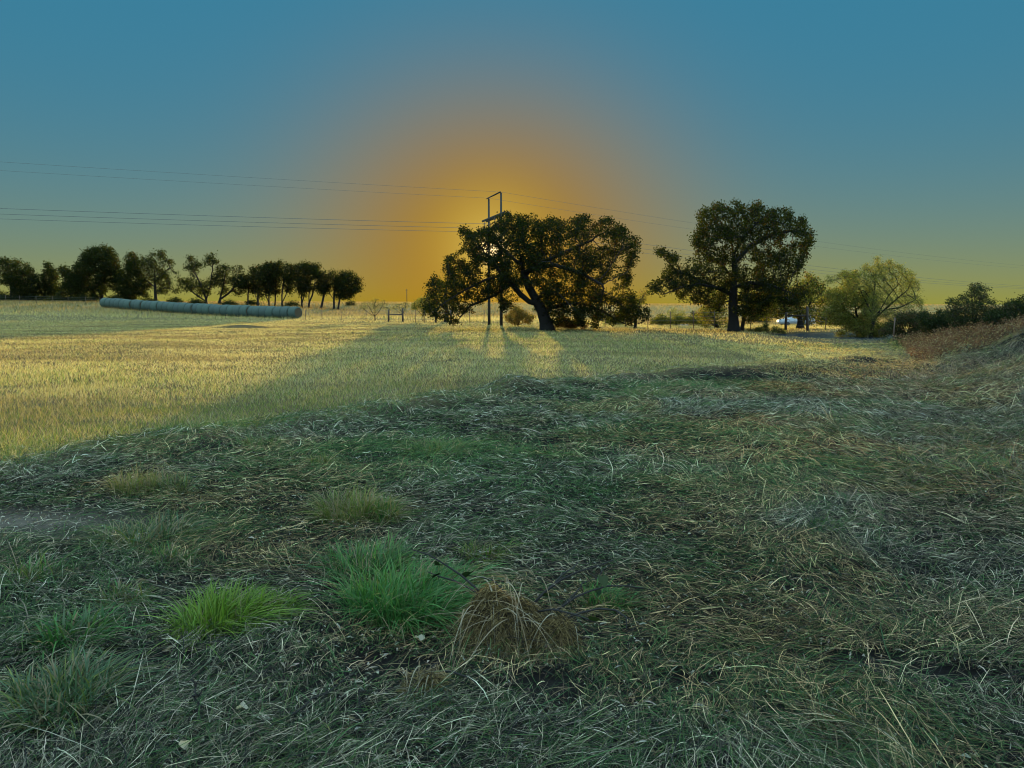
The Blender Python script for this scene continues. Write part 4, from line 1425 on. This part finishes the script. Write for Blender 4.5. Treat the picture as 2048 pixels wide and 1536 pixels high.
def fence(label, posts, wires, braces=(), thick=()):
    """posts: list of (px, depth, height, wooden?)"""
    pts = []
    x0, y0 = (posts[0][0] - 1024) / F * posts[0][1], posts[0][1]
    z0 = float(H(x0, y0))
    o = np.array([x0, y0, z0])
    root = link('wire_fence', None, None, None, tuple(o), label, 'fence')
    for (px, D, h, wd) in posts:
        x, y = (px - 1024) / F * D, D
        z = float(H(x, y))
        b = np.array([x, y, z]) - o
        pts.append((b, h))
        lean = np.array([rng.normal(0, .03), rng.normal(0, .03), 0]) * h
        m = MB().tube([b + (0, 0, -.1), b + lean * .5 + (0, 0, h * .5), b + lean + (0, 0, h)], ([.095, .09, .085] if wd else [.032, .03, .03]), 8)
        link('post', m.mesh('post', True), M_POST if wd else M_STEEL, root)
    for (i, j, za, zb) in braces:
        m = MB().tube([pts[i][0] + (0, 0, za), pts[j][0] + (0, 0, zb)], .055, 8)
        link('brace_rail', m.mesh('brace_rail', True), M_POST, root)
    for k in range(wires):
        f = (k + 1) / (wires + .35)
        P_ = np.array([p + (0, 0, f * h) for p, h in pts])
        link('wire', MB().tube(P_, .006, 4).mesh('wire'), M_WIRE, root)


fence('wire fence on thin posts in front of the far tree line beyond the bales', [(px, 128 - (px) * .0 + 0.0, 1.25, False) for px in (-60, -22, 18, 45, 78, 110, 142, 176, 205)], 4)
fence('wire fence with wooden brace posts beside the thorn bush', [(612, 90, 1.2, False), (645, 88, 1.2, False), (684, 86, 1.25, False), (733, 83, 1.2, False), (778, 78, 1.25, True), (806, 77, 1.4, True), (832, 76, 1.2, False), (850, 75, 1.2, False), (872, 74, 1.35, True), (902, 73, 1.2, True), (940, 73, 1.2, False),
      (968, 72.5, 1.2, False), (1012, 72, 1.2, False), (1050, 72, 1.2, False), (1095, 71, 1.2, False), (1140, 70, 1.2, False)], 4, braces=[(4, 5, .72, .76), (8, 9, .95, .92)])
fence('wire fence on thin posts between the leaning oak and the pond', [(1183, 62, 1.3, False), (1210, 61, 1.3, False), (1250, 60, 1.25, False), (1295, 59, 1.25, False), (1340, 58, 1.25, False), (1386, 57, 1.3, False), (1428, 56, 1.25, False), (1500, 54, 1.25, False), (1532, 53, 1.25, False),
      (1570, 52, 1.25, True), (1614, 51, 1.6, True), (1650, 51.5, 1.2, False), (1700, 52, 1.2, False)], 4, braces=[(9, 10, 1.0, 1.0)])
p_ = ((1786 - 1024) / F * 33, 33.0)
link('fence_post', MB().tube([(0, 0, -.1), (.01, 0, .6), (.03, .01, 1.1)], [.03, .028, .028], 8).mesh('fence_post', True), M_STEEL, None, (p_[0], p_[1], float(H(*p_))), 'single thin pale post at the weedy foot of the bank', 'fence post')

# ------------------------------------------------------------------ pond
m = bpy.data.materials.new('pond_water')
m.use_nodes = True
b = NB(m.node_tree)
p = m.node_tree.nodes['Principled BSDF']
p.inputs['Base Color'].default_value = (.010, .030, .050, 1)
p.inputs['Roughness'].default_value = .2
p.inputs['Specular IOR Level'].default_value = .12
p.inputs['IOR'].default_value = 1.33
t = b.n('ShaderNodeTexCoord')
nz = b.n('ShaderNodeTexNoise')
nz.inputs['Scale'].default_value = 5
nz.inputs['Detail'].default_value = 4
b.l(t.outputs['Object'], nz.inputs['Vector'])
bp = b.n('ShaderNodeBump')
bp.inputs['Strength'].default_value = .7
bp.inputs['Distance'].default_value = .5
b.l(nz.outputs['Fac'], bp.inputs['Height'])
b.l(bp.outputs[0], p.inputs['Normal'])
a = np.linspace(0, 2 * pi, 60, endpoint=False)
V = np.stack([19.8 + 5.1 * np.cos(a), 43.0 + 5.7 * np.sin(a), np.full(60, -.10)], -1)
link('pond_water', new_mesh('pond_water', V, np.arange(60), [60]), m, kind='structure', label='small dark pond at the end of the lane')


# ------------------------------------------------------------------ parked white car and trough, far off behind the trees
def build_car():
    M_WH = mat_plain('white_paint', (.34, .37, .42), .35, .05, 3, bump=0)
    M_GL = mat_plain('dark_glass', (.03, .04, .05), .1, .1, 3, bump=0)
    M_TY = mat_plain('tyre_rubber', (.03, .03, .03), .9, .1, 3, bump=0)
    x, y = 36.6, 100.0
    z = float(H(x, y))
    root = link('parked_car', None, None, None, (x, y, z), 'white car parked far off, half hidden by the oak leaves beside the pond', 'car')
    prof = [(-2.2, .45), (-2.25, .75), (-2.1, 1.0), (-1.2, 1.08), (-.55, 1.62), (1.3, 1.66), (2.05, 1.1), (2.2, .95), (2.22, .45)]
    V, L, S_ = [], [], []
    lv = [(-.88, .93), (-.80, 1), (.80, 1), (.88, .93)]
    for (yy, k) in lv:
        for (a_, b__) in prof:
            tp = 1 - .12 * max(0, b__ - 1.0)
            V.append((a_ * (k if k < 1 else 1), yy * tp, .45 + (b__ - .45) * (k if k < 1 else 1)))
    n = len(prof)
    for k in range(3):
        for i in range(n):
            j = (i + 1) % n
            L += [k * n + i, k * n + j, (k + 1) * n + j, (k + 1) * n + i]
            S_.append(4)
    L += list(range(n))[::-1]
    S_.append(n)
    L += [3 * n + i for i in range(n)]
    S_.append(n)
    link('body', new_mesh('body', V, L, S_), M_WH, root)
    for s_ in (-1, 1):
        link('window', MB().box((-.0, s_ * .80, 1.33), (1.5, .12, .36), 0, .04).mesh('window'), M_GL, root)
    for wx in (-1.4, 1.4):
        for s_ in (-1, 1):
            link('wheel', MB().tube([(wx, s_ * .68, .34), (wx, s_ * .90, .34)], .34, 18).mesh('wheel'), M_TY, root)
    # trough
    x, y = (1366 - 1024) / F * 82, 82.0
    z = float(H(x, y))
    M_GV = mat_plain('galvanised', (.25, .27, .28), .45, .15, 6, bump=.05)
    mb = MB()
    mb.box((0, 0, .12), (1.1, .5, .05), 0, .01)
    mb.box((0, .25, .32), (1.1, .04, .4), 0, .01)
    mb.box((0, -.25, .32), (1.1, .04, .4), 0, .01)
    mb.box((.55, 0, .32), (.04, .46, .4), 0, .01)
    mb.box((-.55, 0, .32), (.04, .46, .4), 0, .01)
    link('water_trough', mb.mesh('water_trough'), M_GV, None, (x, y, z), 'small pale metal trough in the pasture, seen under the upright oak', 'trough')


build_car()


# ------------------------------------------------------------------ near tufts, straw clumps, twigs and briars
def tuft(name, label, px, py, rpx, hpx, cols, probs, n, seed, lean=(0, 0), dry=.1, width=.0055, group=None):
    r = np.random.default_rng(seed)
    gx, gy = ground_at(px, py)
    R = rpx / F * gy
    h0 = hpx / F * gy * 1.0
    ang = r.random(n) * 2 * pi
    rad = R * .80 * np.sqrt(r.random(n)) * (.65 + .7 * vnoise(ang * 1.3, ang * 0 + 3, seed))
    bx, by = np.cos(ang) * rad, np.sin(ang) * rad * .9
    out = np.stack([bx, by], -1) / R * .8 + r.normal(0, .45, (n, 2)) + np.array(lean)
    K = 6
    s = np.linspace(0, 1, K)
    h = h0 * (.35 + .85 * r.random(n)) * (.6 + .6 * vnoise(bx / R * 2 + 9, by / R * 2, seed))
    P = np.empty((n, K, 3))
    reach = R * .75 * np.ones(n)
    z0 = H(gx + bx, gy + by) - float(H(gx, gy))
    P[:, :, 0] = bx[:, None] + out[:, :1] * reach[:, None] * (.35 * s + .75 * s ** 2)[None, :]
    P[:, :, 1] = by[:, None] + out[:, 1:] * reach[:, None] * (.35 * s + .75 * s ** 2)[None, :]
    fl = np.clip(np.linalg.norm(out, axis=1), 0, 1.4)
    P[:, :, 2] = z0[:, None] + h[:, None] * (s[None, :] * 1.25 - (.22 + .42 * fl[:, None]) * s[None, :] ** 2.2)
    W = (width * (.6 + .7 * r.random(n)))[:, None] * (np.array([.8, 1, 1, .9, .6, .12])[None, :]) * .5
    ph = np.arctan2(out[:, 1], out[:, 0]) + pi / 2 + r.normal(0, .5, n)
    S = np.stack([np.cos(ph), np.sin(ph), r.normal(0, .25, n)], -1)
    C = np.asarray(cols)[r.choice(len(cols), n, p=np.asarray(probs) / np.sum(probs))] * np.clip(1 + .2 * r.standard_normal((n, 1)), .4, 1.7)
    C = np.repeat(C[:, None, :], K, axis=1)
    C[:, -1] = C[:, -1] * .5 + np.array([.34, .28, .12]) * .5
    d = r.random(n) < dry
    C[d] = np.array([.36, .29, .17])
    me = ribbon_mesh(name, P, W, S, np.clip(C, .004, .8))
    return link(name, me, M_GREEN, None, (gx, gy, float(H(gx, gy))), label, 'grass tuft', group)


G_BR = [(.18, .33, .03), (.26, .38, .05), (.10, .22, .02)]
G_EM = [(.07, .24, .05), (.10, .28, .07), (.05, .17, .04), (.13, .26, .06)]
G_OL = [(.24, .28, .06), (.15, .22, .045), (.34, .28, .11)]
G_BL = [(.10, .19, .09), (.14, .22, .11), (.07, .13, .05)]
TG = 'tufts of living grass in the cut hay'
tuft('grass_tuft', 'bright lime green tuft leaning over, brightest of all the near tufts', 430, 1262, 105, 95, G_BR, [3, 3, 1], 900, 1, (.25, .05), .06, group=TG)
tuft('grass_tuft', 'small green tuft touching the brightest lime tuft on its open side', 540, 1235, 70, 62, G_BR + G_OL, [2, 1, 2, 1, 1, 0], 380, 2, (.5, 0), .1, group=TG)
tuft('grass_tuft', 'widest emerald tuft, sweeping over beside the brown straw heap', 800, 1235, 125, 105, G_EM, [3, 3, 2, 1], 1300, 3, (.3, -.05), .05, group=TG)
tuft('grass_tuft', 'emerald tuft directly behind the widest emerald tuft', 745, 1150, 95, 68, G_EM + G_BL, [3, 2, 1, 1, 2, 1, 1], 800, 4, (.2, 0), .1, group=TG)
tuft('grass_tuft', 'thin emerald tuft fading towards the brown straw heap', 900, 1175, 80, 55, G_EM + G_OL, [2, 2, 1, 1, 1, 1, 1], 500, 5, (.4, 0), .15, group=TG)
tuft('grass_tuft', 'upright olive tuft with dry tan tips, standing alone in the middle distance', 700, 1040, 80, 82, G_OL, [2, 3, 2], 800, 6, (.1, 0), .3, group=TG)
tuft('grass_tuft', 'smaller olive tuft joined to the upright tan tipped tuft', 765, 1045, 55, 60, G_OL + G_EM, [2, 2, 1, 1, 0, 1, 0], 380, 7, (.4, 0), .15, group=TG)
tuft('grass_tuft', 'broad bladed dark tuft below the bare soil patch', 150, 1285, 100, 75, G_EM + G_BL, [2, 1, 2, 1, 2, 1, 1], 420, 8, (.2, 0), .12, .009, group=TG)
tuft('grass_tuft', 'grey green bushy tuft in the corner nearest the viewer', 120, 1420, 120, 115, G_BL + G_OL, [3, 2, 2, 1, 1, 0], 900, 9, (0, .1), .2, .006, group=TG)
tuft('grass_tuft', 'flat grey green tuft beside the bare soil patch', 290, 1090, 95, 55, G_BL + G_OL, [2, 1, 3, 1, 2, 1], 700, 10, (.1, 0), .3, group=TG)
tuft('grass_tuft', 'small dark tuft below the flat grey green tuft', 345, 1125, 55, 42, G_OL + G_EM, [1, 2, 1, 1, 1, 1, 0], 320, 11, (.1, 0), .2, group=TG)
tuft('grass_tuft', 'little round green tuft at the edge of the standing grass', 640, 935, 34, 32, G_OL + G_EM, [2, 2, 1, 0, 0, 1, 0], 260, 12, (.1, 0), .2, group=TG)
tuft('grass_tuft', 'tiny green tuft in the brown hay of the lane', 1645, 1060, 36, 28, G_BR + G_EM, [1, 1, 1, 1, 1, 1, 0], 240, 13, (.1, 0), .1, group=TG)
tuft('grass_tuft', 'shaggy tan topped tuft at the edge of the standing grass, above the bare soil', 265, 985, 60, 55, G_OL, [3, 1, 2], 420, 14, (.1, 0), .45, group=TG)
tuft('grass_tuft', 'green tuft curving over behind the brown straw heap', 1215, 1215, 60, 48, G_EM + G_OL, [2, 2, 2, 1, 1, 1, 0], 320, 15, (.4, 0), .1, group=TG)
tuft('grass_tuft', 'loose tuft with yellowish blades beyond the emerald tufts', 965, 1120, 62, 42, G_BR + G_OL, [1, 1, 1, 1, 1, 2], 300, 16, (.4, 0), .2, group=TG)
tuft('grass_tuft', 'dark feathery tuft between the shaggy tuft and the tan tipped tuft', 345, 985, 50, 45, G_OL + G_BL, [1, 2, 0, 1, 1, 2], 340, 17, (-.1, 0), .2, group=TG)

tuft('grass_tuft', 'dark green tuft at the foot of the hay ridge beside the standing grass', 520, 900, 45, 32, G_OL + G_EM, [2, 3, 1, 1, 1, 1, 0], 300, 30, (.15, 0), .2, group=TG)
tuft('grass_tuft', 'dark green tuft spilling over the hay ridge, furthest along the ridge', 1290, 800, 60, 30, G_OL + G_EM, [2, 3, 1, 1, 1, 1, 0], 420, 31, (.15, 0), .2, group=TG)
tuft('grass_tuft', 'wide low green tuft in the open lane beyond the ridge hump', 880, 905, 75, 28, G_OL + G_EM, [2, 3, 1, 1, 1, 1, 0], 500, 32, (.15, 0), .2, group=TG)
tuft('grass_tuft', 'small tuft with curled tan blades at the side of the bare soil', 70, 1165, 60, 55, G_OL + G_EM, [2, 3, 1, 1, 1, 1, 0], 220, 33, (.15, 0), .2, group=TG)
tuft('grass_tuft', 'sparse tuft with long flat blades above the grey green bushy tuft', 250, 1210, 70, 48, G_OL + G_EM, [2, 3, 1, 1, 1, 1, 0], 240, 34, (.15, 0), .2, group=TG)

def straw_heap(name, label, px, py, rpx, hpx, n, seed, big=True):
    """a mound of wind-rowed brown straw with long stalks hanging over it"""
    r = np.random.default_rng(seed)
    gx, gy = ground_at(px, py)
    R = rpx / F * gy
    Hh = hpx / F * gy
    zg = float(H(gx, gy))
    root = link(name, None, None, None, (gx, gy, zg), label, 'straw heap')
    # dome of short curled fibres
    a = r.random(n) * 2 * pi
    q = np.sqrt(r.random(n))
    lx, ly = np.cos(a) * q * R, np.sin(a) * q * R * .75
    lump = .50 + .55 * vnoise(lx / R * 1.7 + 5, ly / R * 1.7, seed) + .25 * vnoise(lx / R * 5, ly / R * 5, seed + 2)
    top = Hh * np.clip(1 - q ** 3, 0, 1) * lump
    lz = top * (.55 + .5 * r.random(n)) + H(gx + lx, gy + ly) - zg
    K = 5
    s = np.linspace(-.5, .5, K)
    th = a + pi / 2 * (r.random(n) < .35) + r.normal(0, .6, n)
    L = .05 + .10 * r.random(n)
    bend = r.normal(0, 1.8, n)
    aa = th[:, None] + bend[:, None] * s[None, :]
    slope = -Hh / R * 1.1 * q
    P = np.empty((n, K, 3))
    P[:, :, 0] = lx[:, None] + np.cos(aa) * L[:, None] * s[None, :]
    P[:, :, 1] = ly[:, None] + np.sin(aa) * L[:, None] * s[None, :]
    al = np.cos(th - a)
    P[:, :, 2] = lz[:, None] + (slope * al * L)[:, None] * s[None, :] + r.normal(0, .006, (n, K)) + .012 * (1 - 4 * s[None, :] ** 2)
    W = (.0016 + .0016 * r.random(n))[:, None] * (1 - .5 * np.abs(2 * s))[None, :] * .6
    S = r.normal(0, 1, (n, 3))
    S /= np.linalg.norm(S, axis=1)[:, None]
    C = np.asarray([(.30, .21, .09), (.16, .11, .045), (.46, .35, .17), (.03, .022, .014)])[r.choice(4, n, p=[.3, .3, .12, .28])] * (1 + .15 * r.standard_normal((n, 1)))
    link('straw', ribbon_mesh('straw', P, W, S, np.clip(C, .01, .8)), M_STRAW, root)
    # long stalks that drape down the sides
    m = 46 if big else 16
    K = 8
    s = np.linspace(0, 1, K)
    a = r.random(m) * 2 * pi
    a = np.where(r.random(m) < .4, -pi / 2 + r.normal(0, .9, m), a)
    st = r.normal(0, .45, (m, 2)) * R
    ln = R * (.6 + 1.5 * r.random(m) ** 1.5)
    P = np.empty((m, K, 3))
    P[:, :, 0] = st[:, :1] + np.cos(a)[:, None] * ln[:, None] * s
    P[:, :, 1] = st[:, 1:] + np.sin(a)[:, None] * ln[:, None] * s
    hh = Hh * (.55 + .65 * r.random(m))
    P[:, :, 2] = hh[:, None] * (1 + (.35 + .8 * r.random((m, 1)) ** 2) * s[None, :] - 1.35 * s[None, :] ** 1.8) + .02
    W = (.0032 + .004 * r.random(m))[:, None] * np.linspace(1, .25, K)[None, :] * .5
    S = np.stack([-np.sin(a), np.cos(a), r.normal(0, .3, m)], -1)
    C = np.asarray([(.34, .26, .17), (.24, .17, .10), (.42, .36, .26)])[r.choice(3, m)]
    link('stalks', ribbon_mesh('stalks', P, W, S, C), M_STRAW, root)
    return gx, gy, zg, R, Hh


heap = straw_heap('straw_heap', 'brown heap of matted straw with long pale stalks sticking out over it', 1005, 1292, 100, 112, 11000, 5)
straw_heap('straw_heap', 'small brown straw heap beside and in front of the larger heap', 850, 1400, 50, 52, 3000, 6, False)
straw_heap('straw_heap', 'low brown wisp of straw trailing from the side of the larger heap', 1098, 1306, 62, 66, 4600, 8, False)
straw_heap('straw_heap', 'flat tan wisp of straw low in the hay near the dark hollow', 1690, 1480, 80, 32, 2600, 7, False)


M_TWIG = mat_plain('dark_twig', (.018, .014, .012), .8, .3, 20, bump=.3)
M_BRIAR = mat_plant('briar_leaves', .3, .015, (.7, .7, .7))


def briar(label, px, py, seed, reach, hgt, nst=5, nleaf=9, leafc=((.025, .05, .018), (.045, .07, .02)), up=.5):
    r = np.random.default_rng(seed)
    gx, gy = ground_at(px, py)
    zg = float(H(gx, gy))
    root = link('briar', None, None, None, (gx, gy, zg), label, 'briar')
    mb = MB()
    tips = []
    for k in range(nst):
        a = r.uniform(-.4, pi + .4) if up > .4 else r.uniform(0, 2 * pi)
        pts = [np.array([r.normal(0, .05), r.normal(0, .05), 0.])]
        el_ = r.uniform(.3, 1.0) * up * 2
        for q in range(7):
            a += r.normal(0, .28)
            el_ -= .11
            pts.append(pts[-1] + np.array([cos(a) * cos(el_), sin(a) * cos(el_), max(-.2, sin(el_)) * hgt / reach * 1.6]) * reach / 7)
            if q > 1:
                tips.append(pts[-1] + r.normal(0, .02, 3))
        mb.tube(pts, np.linspace(.0080, .0028, len(pts)), 6)
        for q in range(2, 7):      # thorns and side shoots
            p_ = pts[q]
            d = r.normal(0, 1, 3)
            d /= np.linalg.norm(d)
            mb.tube([p_, p_ + d * r.uniform(.015, .05)], [.0018, .0006], 4)
    link('stems', mb.mesh('stems', True), M_TWIG, root)
    for k in range(nleaf):
        c = tips[r.integers(len(tips))]
        sz = r.uniform(.016, .032)
        # heart shaped leaf, slightly folded along the midrib
        t_ = np.linspace(0, 2 * pi, 15)[:-1]
        rr = sz * (1 + .55 * np.exp(-((np.minimum(t_, 2 * pi - t_)) / .35) ** 2)) * (1 - .35 * np.exp(-((t_ - pi) / .4) ** 2))
        lx, ly = np.cos(t_) * rr * 1.15, np.sin(t_) * rr
        lz = np.abs(ly) * .35
        V = np.stack([np.append(lx, 0), np.append(ly, 0), np.append(lz, 0)], -1)
        e = Vector(r.normal(0, .5, 3))
        from mathutils import Euler
        R_ = np.array(Euler((r.normal(.4, .5), r.normal(0, .5), r.random() * 6.28)).to_matrix())
        V = V @ R_.T + c
        L, S_ = [], []
        for i in range(14):
            L += [i, (i + 1) % 14, 14]
            S_.append(3)
        col = np.repeat([np.array(leafc[r.integers(len(leafc))])], 15, axis=0)
        link('leaf', new_mesh('leaf', V, L, S_, col, True), M_BRIAR, root)


briar('dark thorny briar with a few broad leaves growing up through the brown straw heap', 1045, 1285, 3, .62, .55, 8, 10)
briar('broad leaved briar at the side of the brown straw heap', 1165, 1330, 4, .26, .16, 4, 8, up=.3)
briar('leafy briar in the dark hollow of the hay', 1770, 1345, 5, .35, .14, 6, 14, up=.25)
briar('small thorny briar over the small straw heap', 820, 1370, 6, .40, .22, 6, 6, up=.4)
briar('low briar with yellowing leaves at the bottom edge of the view', 655, 1490, 7, .30, .14, 4, 7, ((.16, .15, .04), (.10, .11, .04)), up=.3)
briar('sprawling briar among the hay near the bottom edge, beyond the brown heap', 1440, 1440, 8, .34, .12, 4, 6, up=.25)


def twig(label, pxa, pya, pxb, pyb, z, rad, seed):
    r = np.random.default_rng(seed)
    a, b_ = ground_at(pxa, pya), ground_at(pxb, pyb)
    n = 9
    s = np.linspace(0, 1, n)
    x = a[0] + (b_[0] - a[0]) * s + np.append(0, r.normal(0, .012, n - 1))
    y = a[1] + (b_[1] - a[1]) * s + np.append(0, r.normal(0, .012, n - 1))
    zz = H(x, y) + z * (.3 + s) + .045
    P_ = np.stack([x, y, zz], -1)
    o = P_[0].copy()
    mb = MB().tube(P_ - o, np.linspace(rad, rad * .4, n), 6)
    for q in (3, 5, 6):
        d = np.array([r.normal(0, .06), r.normal(0, .06), r.uniform(.01, .05)])
        mb.tube([P_[q] - o, P_[q] - o + d], [rad * .5, rad * .2], 5)
    link('twig', mb.mesh('twig', True), M_TWIG, None, tuple(o), label, 'twig')


twig('long dark twig lying across the hay left of the small straw heap', 540, 1482, 712, 1388, .03, .005, 1)
twig('dark forked twig on the hay beyond the far side of the brown heap', 1130, 1230, 1215, 1172, .06, .005, 2)
twig('short dark stub of a twig standing in the near hay', 393, 1460, 400, 1425, .08, .006, 3)


# pale dead leaves lying on the hay
def dead_leaf(label, px, py, seed):
    r = np.random.default_rng(seed)
    gx, gy = ground_at(px, py)
    t_ = np.linspace(0, 2 * pi, 13)[:-1]
    rr = .028 * (1 + .3 * np.cos(3 * t_ + seed))
    V = np.stack([np.append(np.cos(t_) * rr, 0), np.append(np.sin(t_) * rr * .7, 0), np.append(.012 * np.sin(2 * t_ + seed), -.004)], -1)
    L, S_ = [], []
    for i in range(12):
        L += [i, (i + 1) % 12, 12]
        S_.append(3)
    col = np.repeat([[.62, .55, .42]], 13, axis=0)
    o = link('dead_leaf', new_mesh('dead_leaf', V, L, S_, col, True), M_STRAW, None, (gx, gy, float(H(gx, gy)) + .07), label, 'leaf', 'dead leaves on the hay')
    o.rotation_euler = (r.normal(0, .4), r.normal(0, .4), r.random() * 6)


dead_leaf('pale curled dead leaf left of the brown heap', 838, 1308, 1)
dead_leaf('pale dead leaf near the dark twig stub', 485, 1452, 2)
dead_leaf('pale dead leaf at the very bottom edge', 375, 1528, 3)
dead_leaf('white scrap of leaf by the tuft near the bare soil', 378, 1072, 4)
